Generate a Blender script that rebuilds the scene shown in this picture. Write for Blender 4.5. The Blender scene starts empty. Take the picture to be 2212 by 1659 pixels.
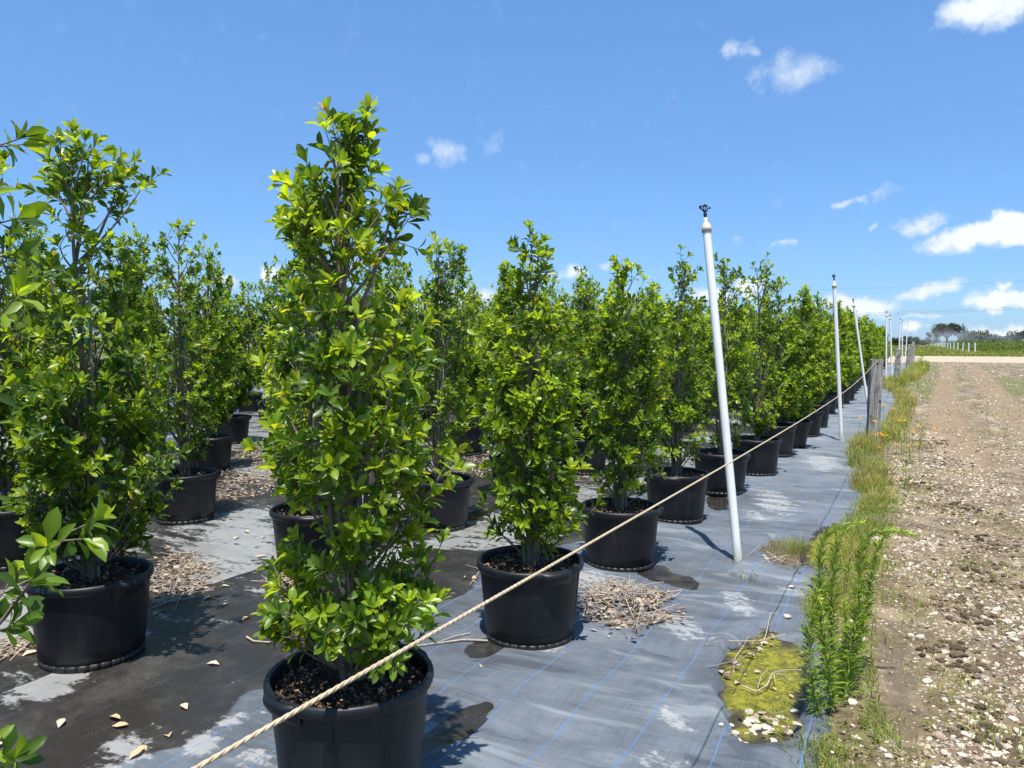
import bpy, math, random
import numpy as np
from mathutils import Vector, Matrix

R = math.radians
rng = np.random.default_rng(7)
random.seed(7)
S = bpy.context.scene
C = S.collection

# ------------------------------------------------------------------ camera
YAW, PITCH, CAMH = R(27.6), R(3.22), 1.6
FPX, CX, CY = 1662.0, 1106.0, 829.5          # photo pixels at a 2212 px wide view
cam_d = bpy.data.cameras.new('camera')
cam = bpy.data.objects.new('camera', cam_d)
C.objects.link(cam)
cam.location = (0, 0, CAMH)
cam.rotation_euler = (R(90) - PITCH, 0, YAW)
cam_d.sensor_fit = 'HORIZONTAL'
cam_d.sensor_width = 36
cam_d.lens = FPX / 2212 * 36
cam_d.clip_start = 0.02
cam_d.clip_end = 6000
S.camera = cam

sa, ca, sp, cp = math.sin(YAW), math.cos(YAW), math.sin(PITCH), math.cos(PITCH)
RIGHT = np.array([ca, sa, 0.0])
FWD = np.array([-sa * cp, ca * cp, -sp])
UP = np.array([-sa * sp, ca * sp, cp])
CAM = np.array([0, 0, CAMH])


def ray(px, py):
    return RIGHT * ((px - CX) / FPX) + UP * ((CY - py) / FPX) + FWD


def G(px, py, z=0.0):
    """the ground point (height z) that lies in this direction"""
    d = ray(px, py)
    t = (z - CAMH) / d[2]
    return CAM + d * t


def P(px, py, depth):
    return CAM + ray(px, py) * depth


# ------------------------------------------------------------------ light and sky
SUN_S = np.array([-0.11, 0.27])               # shadow run per metre of height (x, y)
sun_vec = np.array([-SUN_S[0], -SUN_S[1], 1.0])
sun_vec /= np.linalg.norm(sun_vec)
SUN_EL = math.asin(sun_vec[2])
sun_d = bpy.data.lights.new('sun', 'SUN')
sun_d.energy = 4.6
sun_d.angle = R(0.53)
sun_d.color = (1.0, 0.955, 0.88)
sun = bpy.data.objects.new('sun', sun_d)
C.objects.link(sun)
sun.location = (0, 0, 20)
sun.rotation_euler = Vector(-sun_vec).to_track_quat('-Z', 'Y').to_euler()

S.view_settings.view_transform = 'Standard'
S.view_settings.look = 'None'
S.view_settings.gamma = 1
S.view_settings.use_curve_mapping = False
S.view_settings.exposure = 0.62
S.cycles.max_bounces = 6
S.cycles.transparent_max_bounces = 8
S.cycles.caustics_reflective = False
S.cycles.caustics_refractive = False
S.cycles.sample_clamp_indirect = 6


class NT:
    """small helper around a node tree"""
    def __init__(s, tree):
        s.t = tree
        s.n = tree.nodes
        s.l = tree.links

    def node(s, typ, **kw):
        n = s.n.new(typ)
        for k, v in kw.items():
            setattr(n, k, v)
        return n

    def put(s, sock, v):
        if hasattr(v, 'is_linked'):
            s.l.new(v, sock)
        elif isinstance(v, (int, float)):
            sock.default_value = v
        else:
            v = tuple(v)
            if sock.type == 'RGBA' and len(v) == 3:
                v = v + (1,)
            sock.default_value = v

    def math(s, op, a, b=0.0, c=0.0, clamp=False):
        n = s.node('ShaderNodeMath', operation=op)
        n.use_clamp = clamp
        s.put(n.inputs[0], a)
        s.put(n.inputs[1], b)
        s.put(n.inputs[2], c)
        return n.outputs[0]

    def vmath(s, op, a, b=(0, 0, 0)):
        n = s.node('ShaderNodeVectorMath', operation=op)
        s.put(n.inputs[0], a)
        s.put(n.inputs[1], b)
        return n.outputs['Value'] if op in ('DOT_PRODUCT', 'LENGTH') else n.outputs['Vector']

    def mix(s, f, a, b, blend='MIX'):
        n = s.node('ShaderNodeMix', data_type='RGBA', blend_type=blend)
        s.put(n.inputs[0], f)
        s.put(n.inputs[6], a)
        s.put(n.inputs[7], b)
        return n.outputs[2]

    def mixf(s, f, a, b):
        n = s.node('ShaderNodeMix', data_type='FLOAT')
        s.put(n.inputs[0], f)
        s.put(n.inputs[2], a)
        s.put(n.inputs[3], b)
        return n.outputs[0]

    def ss(s, v, lo, hi, a=0.0, b=1.0):
        n = s.node('ShaderNodeMapRange', interpolation_type='SMOOTHSTEP')
        s.put(n.inputs[0], v)
        for i, q in enumerate((lo, hi, a, b)):
            s.put(n.inputs[i + 1], q)
        return n.outputs[0]

    def noise(s, vec, scale, detail=3.0, rough=0.55, dist=0.0):
        n = s.node('ShaderNodeTexNoise')
        s.put(n.inputs['Vector'], vec)
        n.inputs['Scale'].default_value = scale
        n.inputs['Detail'].default_value = detail
        n.inputs['Roughness'].default_value = rough
        n.inputs['Distortion'].default_value = dist
        return n.outputs['Fac']

    def voronoi(s, vec, scale, feature='F1', out='Distance', rand=1.0):
        n = s.node('ShaderNodeTexVoronoi', feature=feature)
        s.put(n.inputs['Vector'], vec)
        n.inputs['Scale'].default_value = scale
        n.inputs['Randomness'].default_value = rand
        return n.outputs[out]

    def attr(s, name, out='Fac'):
        n = s.node('ShaderNodeAttribute', attribute_name=name)
        return n.outputs[out]

    def scale(s, vec, v):
        return s.vmath('MULTIPLY', vec, v)

    def bump(s, h, strength=0.5, dist=0.01):
        n = s.node('ShaderNodeBump')
        n.inputs['Strength'].default_value = strength
        n.inputs['Distance'].default_value = dist
        s.put(n.inputs['Height'], h)
        return n.outputs['Normal']


def build_world():
    w = bpy.data.worlds.new('World')
    S.world = w
    w.use_nodes = True
    t = NT(w.node_tree)
    t.n.clear()
    out = t.node('ShaderNodeOutputWorld')
    bg = t.node('ShaderNodeBackground')
    sky = t.node('ShaderNodeTexSky', sky_type='NISHITA')
    sky.sun_disc = False
    sky.sun_elevation = SUN_EL
    sky.sun_rotation = math.pi - math.atan2(.11, .27)
    sky.altitude = 20
    sky.air_density = 1.0
    sky.dust_density = 0.3
    sky.ozone_density = 2.2
    tc = t.node('ShaderNodeTexCoord')
    d = tc.outputs['Generated']
    sep = t.node('ShaderNodeSeparateXYZ')
    t.l.new(d, sep.inputs[0])
    az = t.math('ARCTAN2', sep.outputs[0], sep.outputs[1])
    el = t.math('ARCSINE', sep.outputs[2])
    n1 = t.noise(d, 9.0, 6, 0.62)
    n2 = t.noise(t.vmath('ADD', d, (3.1, 5.2, 1.7)), 9.0, 6, 0.62)
    n3 = t.noise(d, 30.0, 7, 0.68)
    az2 = t.math('MULTIPLY_ADD', t.math('SUBTRACT', n1, 0.5), 0.17, az)
    el2 = t.math('MULTIPLY_ADD', t.math('SUBTRACT', n2, 0.5), 0.07, el)
    cmb = t.node('ShaderNodeCombineXYZ')
    t.l.new(az2, cmb.inputs[0])
    t.l.new(el2, cmb.inputs[1])
    v = cmb.outputs[0]
    # small fair-weather clouds: photo direction, half sizes (px), thickness
    cl = [(2125, 20, 115, 55, 1.25), (2200, 10, 90, 60, 1.2), (1695, 150, 86, 46, .85), (1590, 112, 46, 22, .8),
          (910, 340, 30, 18, .6), (978, 325, 44, 32, .62), (1060, 312, 42, 44, .42),
          (1860, 437, 32, 11, .5), (1932, 430, 30, 20, .36), (2130, 532, 150, 34, 1.25), (2205, 505, 70, 34, 1.3),
          (2003, 495, 60, 24, .8), (1900, 493, 22, 10, .6), (1700, 527, 22, 9, .4), (1605, 515, 18, 9, .35),
          (1850, 652, 105, 30, 1.05), (1800, 648, 60, 24, .9), (1995, 627, 64, 22, .75), (2135, 655, 74, 20, 1.0), (2128, 632, 30, 15, .8),
          (2160, 708, 80, 18, .95), (1985, 690, 60, 9, .6), (1290, 563, 20, 9, .7), (1215, 588, 28, 20, .8),
          (1625, 618, 46, 24, .95), (600, 598, 34, 26, .9), (470, 605, 40, 18, .7), (1520, 640, 60, 20, .9), (1010, 640, 120, 22, .8),
          (80, 640, 130, 26, .8), (1960, 715, 45, 14, .9)]
    acc = None
    for (px, py, sx, sy, dens) in cl:
        if py > 400:
            dens, sx, sy = dens * 1.25 + .1, sx * 1.12, sy * 1.15
        q = ray(px, py)
        q = q / np.linalg.norm(q)
        a0, e0 = math.atan2(q[0], q[1]), math.asin(q[2])
        k = 1.0 / (1 + ((px - CX) / FPX) ** 2) ** .75
        u = t.vmath('MULTIPLY', t.vmath('SUBTRACT', v, (a0, e0, 0)), (FPX / sx / k, FPX / sy / k, 0))
        m = t.math('MULTIPLY_ADD', t.vmath('DOT_PRODUCT', u, u), -dens, dens)
        acc = m if acc is None else t.math('MAXIMUM', acc, m)
    # the same kind of scattered clouds all round the rest of the sky
    oth = t.noise(t.vmath('MULTIPLY', d, (2.0, 2.0, 6.0)), 1.6, 5, 0.55)
    front = t.math('ABSOLUTE', t.math('ADD', az, YAW))
    side = t.ss(front, 0.72, 0.95)
    oth = t.math('MULTIPLY', t.math('MULTIPLY_ADD', oth, 7.0, -4.3), side)
    low = t.ss(el, 0.02, 0.10)
    oth = t.math('MULTIPLY', oth, low)
    acc = t.math('MAXIMUM', acc, oth)
    dens = t.math('ADD', acc, t.math('MULTIPLY_ADD', n3, 1.5, -.85))
    msk = t.ss(dens, -0.05, 1.15)
    msk = t.math('MULTIPLY', msk, t.ss(acc, -0.35, 0.12))
    sk = t.vmath('MULTIPLY', sky.outputs[0], SKY_TINT)
    sk = t.mix(.4, sk, (1.65, 3.75, 7.2))
    shade = t.ss(dens, 0.2, 1.3)
    ccol = t.mix(shade, CLOUD_LO, CLOUD_HI)
    col = t.mix(t.math('MULTIPLY', msk, 0.96), sk, ccol)
    t.l.new(col, bg.inputs[0])
    bg.inputs[1].default_value = SKY_STR
    t.l.new(bg.outputs[0], out.inputs[0])


SKY_STR = 0.084
SKY_TINT = (.74, 1.0, 1.36)
CLOUD_LO = (5.4, 6.4, 7.8)
CLOUD_HI = (7.8, 8.2, 8.6)
build_world()


# ------------------------------------------------------------------ helpers
def tag(o, label=None, cat=None, group=None, kind=None):
    if label:
        o['label'] = label
    if cat:
        o['category'] = cat
    if group:
        o['group'] = group
    if kind:
        o['kind'] = kind
    return o


def link(o, parent=None):
    C.objects.link(o)
    if parent is not None:
        o.parent = parent
    return o


def obj(name, me, parent=None, mat=None):
    o = bpy.data.objects.new(name, me)
    if mat is not None and len(me.materials) == 0:
        me.materials.append(mat)
    return link(o, parent)


def empty(name, loc=(0, 0, 0), rz=0.0):
    o = bpy.data.objects.new(name, None)
    o.empty_display_size = 0.1
    o.location = loc
    o.rotation_euler = (0, 0, rz)
    return link(o)


def mesh(name, V, F, mat=None, smooth=False, attrs=None, matidx=None):
    """V (n,3); F (m,k) array or list of such arrays"""
    V = np.asarray(V, dtype=np.float32)
    Fs = [np.asarray(f, dtype=np.int32) for f in (F if isinstance(F, list) else [F]) if len(f)]
    me = bpy.data.meshes.new(name)
    me.vertices.add(len(V))
    me.vertices.foreach_set('co', V.ravel())
    loops = np.concatenate([f.ravel() for f in Fs])
    tot = np.concatenate([np.full(len(f), f.shape[1], dtype=np.int32) for f in Fs])
    st = np.concatenate([[0], np.cumsum(tot)[:-1]]).astype(np.int32)
    me.loops.add(len(loops))
    me.loops.foreach_set('vertex_index', loops)
    me.polygons.add(len(tot))
    me.polygons.foreach_set('loop_start', st)
    me.polygons.foreach_set('loop_total', tot)
    me.polygons.foreach_set('use_smooth', np.full(len(tot), smooth))
    if attrs:
        for k, a in attrs.items():
            a = np.asarray(a, dtype=np.float32)
            if a.ndim == 2:
                at = me.attributes.new(k, 'FLOAT_COLOR', 'POINT')
                if a.shape[1] == 3:
                    a = np.concatenate([a, np.ones((len(a), 1), np.float32)], 1)
                at.data.foreach_set('color', a.ravel())
            else:
                at = me.attributes.new(k, 'FLOAT', 'POINT')
                at.data.foreach_set('value', a)
    me.update(calc_edges=True)
    me.validate(clean_customdata=False)
    if mat is not None:
        for m in (mat if isinstance(mat, list) else [mat]):
            me.materials.append(m)
    return me


class MB:
    """collects shapes into one mesh"""
    def __init__(s):
        s.V, s.F3, s.F4, s.Cc, s.n = [], [], [], [], 0

    def add(s, V, F, col=None):
        V = np.asarray(V, dtype=np.float64)
        F = np.asarray(F, dtype=np.int64)
        (s.F3 if F.shape[1] == 3 else s.F4).append(F + s.n)
        s.V.append(V)
        if col is not None:
            col = np.asarray(col, dtype=np.float64)
            if col.ndim == 1:
                col = np.tile(col, (len(V), 1))
            s.Cc.append(col)
        s.n += len(V)

    def box(s, c, d, col=None, M=None):
        v = np.array([[x, y, z] for x in (-.5, .5) for y in (-.5, .5) for z in (-.5, .5)]) * d
        if M is not None:
            v = v @ np.array(M).T
        s.add(v + c, [[0, 1, 3, 2], [4, 6, 7, 5], [0, 4, 5, 1], [2, 3, 7, 6], [0, 2, 6, 4], [1, 5, 7, 3]], col)

    def tube(s, pts, rad, n=6, col=None, cap=True):
        pts = np.asarray(pts, float)
        rad = np.broadcast_to(np.asarray(rad, float), (len(pts),))
        V, F = tube_np(pts, rad, n)
        s.add(V, F, col)
        if cap:
            for end in (0, len(pts) - 1):
                ring = V[end * n:(end + 1) * n]
                vv = np.concatenate([ring, [pts[end]]])
                ff = [[i, (i + 1) % n, n] if end else [(i + 1) % n, i, n] for i in range(n)]
                s.add(vv, ff, col)

    def lathe(s, prof, n=32, col=None, arc=None, center=(0, 0, 0)):
        prof = np.asarray(prof, float)
        a = np.linspace(0, 2 * math.pi, n, endpoint=False) if arc is None else np.linspace(arc[0], arc[1], n)
        V = np.stack([prof[:, None, 0] * np.cos(a), prof[:, None, 0] * np.sin(a), prof[:, None, 1] + 0 * a], -1).reshape(-1, 3)
        F = []
        m = n if arc is None else n - 1
        for i in range(len(prof) - 1):
            j = np.arange(m)
            k = (j + 1) % n
            F.append(np.stack([i * n + j, i * n + k, (i + 1) * n + k, (i + 1) * n + j], 1))
        s.add(V + np.array(center), np.concatenate(F), col)

    def mesh(s, name, mat=None, smooth=False):
        V = np.concatenate(s.V)
        F = []
        if s.F3:
            F.append(np.concatenate(s.F3))
        if s.F4:
            F.append(np.concatenate(s.F4))
        at = {'col': np.concatenate(s.Cc)} if s.Cc else None
        return mesh(name, V, F, mat, smooth, at)


def tube_np(pts, rad, n=6):
    pts = np.asarray(pts, float)
    t = np.gradient(pts, axis=0)
    t /= np.linalg.norm(t, axis=1)[:, None] + 1e-9
    ref = np.array([0, 0, 1.0]) if abs(t[0, 2]) < .9 else np.array([1.0, 0, 0])
    us = []
    u = np.cross(t[0], ref)
    u /= np.linalg.norm(u)
    for k in range(len(pts)):
        u = u - t[k] * np.dot(u, t[k])
        u /= np.linalg.norm(u) + 1e-9
        us.append(u)
    us = np.array(us)
    ws = np.cross(t, us)
    a = np.linspace(0, 2 * math.pi, n, endpoint=False)
    V = pts[:, None, :] + np.asarray(rad)[:, None, None] * (us[:, None, :] * np.cos(a)[None, :, None] + ws[:, None, :] * np.sin(a)[None, :, None])
    j = np.arange(n)
    k = (j + 1) % n
    F = np.concatenate([np.stack([i * n + j, i * n + k, (i + 1) * n + k, (i + 1) * n + j], 1) for i in range(len(pts) - 1)])
    return V.reshape(-1, 3), F


def hash2(ix, iy, seed):
    h = (ix.astype(np.int64) * 374761393 + iy.astype(np.int64) * 668265263 + seed * 1442695041) & 0x7fffffff
    h = ((h ^ (h >> 13)) * 1274126177) & 0x7fffffff
    h = (h ^ (h >> 16)) & 0x7fffffff
    return h / float(0x7fffffff)


def vnoise(x, y, seed=0):
    x = np.asarray(x, float)
    y = np.asarray(y, float)
    ix, iy = np.floor(x).astype(np.int64), np.floor(y).astype(np.int64)
    fx, fy = x - ix, y - iy
    fx = fx * fx * (3 - 2 * fx)
    fy = fy * fy * (3 - 2 * fy)
    a = hash2(ix, iy, seed) * (1 - fx) + hash2(ix + 1, iy, seed) * fx
    b = hash2(ix, iy + 1, seed) * (1 - fx) + hash2(ix + 1, iy + 1, seed) * fx
    return a * (1 - fy) + b * fy


def fbm(x, y, seed=0, o=4, g=.5):
    s, a, t = 0, 1.0, 0
    for i in range(o):
        s = s + a * vnoise(x * 2 ** i + 17.3 * i, y * 2 ** i + 9.1 * i, seed + i)
        t += a
        a *= g
    return s / t


def sstep(v, a, b):
    t = np.clip((v - a) / (b - a), 0, 1)
    return t * t * (3 - 2 * t)


def nrm(v):
    return v / (np.linalg.norm(v, axis=-1, keepdims=True) + 1e-9)


# ------------------------------------------------------------------ materials
def material(name):
    m = bpy.data.materials.new(name)
    m.use_nodes = True
    t = NT(m.node_tree)
    b = t.n['Principled BSDF']
    return m, t, b


def attr_mat(name, rough=.6, transl=0.0, spec=.4, tcol=(1.0, 1.0, 1.0), nscale=0, back=None):
    m, t, b = material(name)
    col = t.attr('col', 'Color')
    if nscale:
        tc = t.node('ShaderNodeTexCoord')
        n = t.noise(tc.outputs['Object'], nscale, 3)
        col = t.mix(1.0, col, t.mix(n, (.72, .72, .72), (1.28, 1.28, 1.28)), 'MULTIPLY')
    if back:
        g = t.node('ShaderNodeNewGeometry')
        col = t.mix(t.math('MULTIPLY', g.outputs['Backfacing'], .75), col, t.mix(1.0, col, back, 'MULTIPLY'))
    t.put(b.inputs['Base Color'], col)
    b.inputs['Roughness'].default_value = rough
    b.inputs['Specular IOR Level'].default_value = spec
    if transl:
        tr = t.node('ShaderNodeBsdfTranslucent')
        t.put(tr.inputs[0], t.mix(1.0, col, tcol, 'MULTIPLY'))
        mx = t.node('ShaderNodeMixShader')
        mx.inputs[0].default_value = transl
        t.l.new(b.outputs[0], mx.inputs[1])
        t.l.new(tr.outputs[0], mx.inputs[2])
        t.l.new(mx.outputs[0], t.n['Material Output'].inputs[0])
    return m


LEAF = attr_mat('leaf', .36, .45, .45, (2.2, 1.9, .55), back=(1.25, 1.2, 1.3))
GRASS = attr_mat('grass_blade', .6, .45, .25, (1.6, 1.5, .8))
LITTER = attr_mat('dry_leaf', .75, .12, .2)
STONE = attr_mat('limestone', .9, 0, .2, nscale=60)
CHIP = attr_mat('bark_chip', .9, 0, .2)
FLOWER = attr_mat('petal', .6, .3, .3)


def m_bark():
    m, t, b = material('bark')
    tc = t.node('ShaderNodeTexCoord')
    v = t.scale(tc.outputs['Object'], (1, 1, .3))
    n = t.noise(v, 55, 4, .65)
    n2 = t.noise(tc.outputs['Object'], 7, 2)
    c = t.mix(n, (.07, .052, .037), (.30, .24, .175))
    c = t.mix(t.math('MULTIPLY', t.ss(n2, .5, .75), .6), c, (.27, .25, .215))
    t.put(b.inputs['Base Color'], c)
    b.inputs['Roughness'].default_value = .85
    t.put(b.inputs['Normal'], t.bump(n, .7, .004))
    return m


def m_pot():
    m, t, b = material('black_plastic')
    tc = t.node('ShaderNodeTexCoord')
    o = tc.outputs['Object']
    oi = t.node('ShaderNodeObjectInfo')
    off = t.vmath('ADD', o, t.node('ShaderNodeObjectInfo').outputs['Location'])
    n = t.noise(off, 6, 5, .6)
    st = t.noise(t.scale(off, (9, 9, .6)), 3, 3, .6)
    scr = t.ss(t.noise(t.scale(off, (3, 3, 22)), 7, 2, .5), .72, .78)
    c = t.mix(t.ss(n, .45, .75), (.0058, .0064, .0086), (.013, .0135, .0155))
    c = t.mix(t.math('MULTIPLY', t.ss(st, .55, .76), .32), c, (.046, .044, .042))
    c = t.mix(t.math('MULTIPLY', scr, .25), c, (.09, .09, .09))
    z = t.node('ShaderNodeSeparateXYZ')
    t.l.new(o, z.inputs[0])
    mud = t.math('MULTIPLY', t.ss(t.math('MULTIPLY_ADD', n, -.12, t.math('ADD', z.outputs[2], .03)), .06, -.02), .16)
    c = t.mix(mud, c, (.075, .063, .048))
    t.put(b.inputs['Base Color'], c)
    t.put(b.inputs['Roughness'], t.mixf(n, .36, .56))
    b.inputs['Specular IOR Level'].default_value = .45
    t.put(b.inputs['Normal'], t.bump(n, .12, .01))
    return m


def m_soil():
    m, t, b = material('potting_soil')
    tc = t.node('ShaderNodeTexCoord')
    n = t.noise(tc.outputs['Object'], 38, 5, .7)
    v = t.voronoi(tc.outputs['Object'], 70)
    c = t.mix(t.ss(n, .35, .72), (.010, .007, .005), (.06, .036, .023))
    c = t.mix(t.ss(v, .38, .1), c, (.045, .028, .018))
    t.put(b.inputs['Base Color'], c)
    b.inputs['Roughness'].default_value = .95
    t.put(b.inputs['Normal'], t.bump(t.math('ADD', n, v), 1.0, .012))
    return m


def m_fabric():
    m, t, b = material('woven_weed_cloth')
    g = t.node('ShaderNodeNewGeometry')
    p = g.outputs['Position']
    sx = t.node('ShaderNodeSeparateXYZ')
    t.l.new(p, sx.inputs[0])
    X, Y = sx.outputs[0], sx.outputs[1]
    flat = t.node('ShaderNodeCombineXYZ')
    t.l.new(X, flat.inputs[0])
    t.l.new(Y, flat.inputs[1])
    q = flat.outputs[0]
    n_big = t.noise(q, .9, 4, .55)
    n_mid = t.noise(q, 4.5, 5, .62)
    n_fin = t.noise(q, 26, 5, .68)
    str1 = t.noise(t.scale(q, (3.0, 70, 1)), 1, 4, .7)        # weft streaks across the roll
    str2 = t.noise(t.scale(q, (160, 4.0, 1)), 1, 4, .65)      # warp streaks along the roll
    weave = t.math('MULTIPLY', t.math('SINE', t.math('MULTIPLY', X, 1250)), t.math('SINE', t.math('MULTIPLY', Y, 1250)))
    dust = t.attr('dust')
    wet = t.attr('wet')
    crust = t.attr('crust')
    # dry cloth, filmed with pale dust
    dm = t.math('ADD', t.math('MULTIPLY_ADD', n_big, .7, -.35), t.math('ADD', dust, t.math('MULTIPLY_ADD', n_mid, .55, -.27)))
    dm = t.math('ADD', dm, t.math('MULTIPLY_ADD', t.math('ADD', str1, str2), .42, -.42))
    dry = t.mix(t.ss(dm, .0, 1.0), (.036, .045, .060), (.20, .23, .265))
    dry = t.mix(t.math('MULTIPLY_ADD', weave, .09, .09), dry, (.02, .022, .026))
    # bands of pale silt with sheen painted in, brown silt where water ran off
    rot = t.node('ShaderNodeMapping', vector_type='POINT')
    t.l.new(q, rot.inputs[0])
    rot.inputs['Rotation'].default_value = (0, 0, -YAW + .25)
    rot.inputs['Scale'].default_value = (.9, 3.6, 1)
    band = t.noise(rot.outputs[0], 1.25, 5, .62, .6)
    dry = t.mix(t.math('MULTIPLY', t.ss(band, .52, .68), .66), dry, (.255, .28, .30))
    dry = t.mix(t.math('MULTIPLY', t.ss(band, .44, .32), .55), dry, (.024, .029, .038))
    silt = t.math('MULTIPLY', t.ss(t.noise(rot.outputs[0], .8, 5, .6), .54, .70), .55)
    dry = t.mix(silt, dry, (.088, .083, .072))
    # mineral crust
    cm = t.math('ADD', crust, t.math('ADD', t.math('MULTIPLY_ADD', n_fin, 1.2, -.6), t.math('MULTIPLY_ADD', t.noise(rot.outputs[0], 2.4, 5, .65), 1.7, -.85)))
    cmask = t.math('MULTIPLY', t.ss(cm, .34, .60), t.mixf(n_mid, .6, 1.0))
    # wet film
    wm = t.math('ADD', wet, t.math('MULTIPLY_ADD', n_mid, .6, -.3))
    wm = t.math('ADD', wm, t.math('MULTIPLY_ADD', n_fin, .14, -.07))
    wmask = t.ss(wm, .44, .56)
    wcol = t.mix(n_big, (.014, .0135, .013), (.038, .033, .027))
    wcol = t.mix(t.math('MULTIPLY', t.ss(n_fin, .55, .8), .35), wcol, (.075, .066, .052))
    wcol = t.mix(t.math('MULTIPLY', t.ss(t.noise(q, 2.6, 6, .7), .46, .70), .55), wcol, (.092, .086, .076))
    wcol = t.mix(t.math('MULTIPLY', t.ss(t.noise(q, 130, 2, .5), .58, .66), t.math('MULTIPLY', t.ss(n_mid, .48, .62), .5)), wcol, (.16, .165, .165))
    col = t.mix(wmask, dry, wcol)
    ccol = t.mix(n_fin, (.26, .275, .285), (.46, .45, .425))
    col = t.mix(t.math('MULTIPLY', cmask, .9), col, ccol)
    # woven-in blue marker threads every 30.5 cm, tugged about a little
    xw = t.math('MULTIPLY_ADD', t.noise(t.scale(q, (.35, .75, 1)), 1, 2), .022, X)
    ph = t.math('ABSOLUTE', t.math('SUBTRACT', t.math('FRACT', t.math('DIVIDE', t.math('ADD', xw, 40.13), .305)), .5))
    line = t.ss(ph, .0100, .0065)
    line = t.math('MULTIPLY', line, t.mixf(t.ss(n_mid, .3, .6), .55, 1.0))
    line = t.math('MULTIPLY', line, t.mixf(wmask, 1.0, .14))
    line = t.math('MULTIPLY', line, t.mixf(cmask, 1.0, .3))
    col = t.mix(line, col, (.075, .185, .39))
    t.put(b.inputs['Base Color'], col)
    pud = t.attr('pool')
    rw = t.mixf(t.ss(t.math('ADD', pud, t.math('MULTIPLY_ADD', n_mid, .3, -.15)), .4, .6), t.mixf(n_mid, .22, .5), .06)
    t.put(b.inputs['Roughness'], t.mixf(wmask, .72, rw))
    b.inputs['Specular IOR Level'].default_value = .4
    h = t.math('ADD', t.math('MULTIPLY', weave, .35), t.math('ADD', t.math('MULTIPLY', str1, .6), t.math('ADD', n_fin, cmask)))
    bs = t.node('ShaderNodeBump')
    t.put(bs.inputs['Strength'], t.mixf(wmask, .42, .06))
    bs.inputs['Distance'].default_value = .004
    t.put(bs.inputs['Height'], h)
    t.put(b.inputs['Normal'], bs.outputs[0])
    return m


def m_ground():
    m, t, b = material('gravel_and_soil')
    g = t.node('ShaderNodeNewGeometry')
    p = t.vmath('MULTIPLY', g.outputs['Position'], (1, 1, 0))
    n1 = t.noise(p, .55, 4, .6)
    n2 = t.noise(p, 3.2, 5, .65)
    n3 = t.noise(p, 22, 5, .7)
    n4 = t.noise(p, 90, 4, .7)
    peb = t.voronoi(p, 42)
    pebc = t.voronoi(p, 42, out='Color')
    peb2 = t.voronoi(p, 17)
    soil = t.mix(t.ss(n3, .3, .7), (.075, .053, .031), (.21, .155, .093))
    soil = t.mix(t.ss(n2, .4, .68), soil, (.28, .215, .132))
    soil = t.mix(t.math('MULTIPLY', t.ss(t.noise(t.scale(p, (2.2, .5, 1)), 1.2, 5, .65), .50, .66), .5), soil, (.105, .076, .046))
    sep = t.node('ShaderNodeSeparateColor')
    t.put(sep.inputs[0], pebc)
    stone = t.mix(sep.outputs[0], (.30, .235, .16), (.64, .55, .41))
    pm = t.math('MULTIPLY', t.ss(peb, .44, .30), t.ss(t.math('ADD', sep.outputs[1], t.math('MULTIPLY_ADD', n2, .6, -.3)), .40, .52))
    pm2 = t.math('MULTIPLY', t.ss(peb2, .30, .18), t.ss(n2, .42, .6))
    grv = t.mix(t.math('MULTIPLY', t.math('MAXIMUM', pm, pm2), t.attr('gravel')), soil, stone)
    lotn = t.noise(t.scale(p, (1.5, .30, 1)), 1.3, 6, .68)
    grv = t.mix(t.math('MULTIPLY', t.ss(lotn, .50, .66), t.math('MULTIPLY', t.attr('lot'), .7)), grv, (.44, .355, .24))
    grv = t.mix(t.math('MULTIPLY', t.ss(lotn, .47, .36), t.math('MULTIPLY', t.attr('lot'), .6)), grv, (.13, .10, .06))
    # packed pale limestone of the cross road and lot
    road = t.mix(t.ss(n2, .3, .7), (.40, .32, .215), (.58, .49, .35))
    road = t.mix(t.ss(n4, .4, .7), road, (.45, .365, .255))
    col = t.mix(t.ss(t.math('ADD', t.attr('road'), t.math('MULTIPLY_ADD', n2, .7, -.35)), .35, .65), grv, road)
    # wheel rut of reddish soil
    rut = t.ss(t.math('ADD', t.attr('rut'), t.math('MULTIPLY_ADD', n2, .8, -.4)), .35, .75)
    col = t.mix(t.math('MULTIPLY', rut, .85), col, t.mix(n3, (.19, .13, .08), (.36, .265, .17)))
    # green growth
    gm = t.ss(t.math('ADD', t.attr('grass'), t.math('ADD', t.math('MULTIPLY_ADD', n2, 1.1, -.55), t.math('MULTIPLY_ADD', n3, .7, -.35))), .42, .66)
    gcol = t.mix(n3, (.065, .09, .022), (.19, .20, .065))
    gcol = t.mix(t.ss(n1, .45, .7), gcol, (.21, .19, .085))
    col = t.mix(t.math('MULTIPLY', gm, .9), col, gcol)
    # damp mud
    dm = t.ss(t.math('ADD', t.attr('damp'), t.math('MULTIPLY_ADD', n2, 1.0, -.5)), .3, .8)
    col = t.mix(dm, col, t.mix(n3, (.09, .067, .044), (.19, .145, .095)))
    t.put(b.inputs['Base Color'], col)
    t.put(b.inputs['Roughness'], t.mixf(dm, .95, .42))
    b.inputs['Specular IOR Level'].default_value = .25
    h = t.math('ADD', t.math('MULTIPLY', pm, 1.2), t.math('ADD', n3, t.math('MULTIPLY', n4, .5)))
    t.put(b.inputs['Normal'], t.bump(h, .8, .015))
    return m


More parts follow.
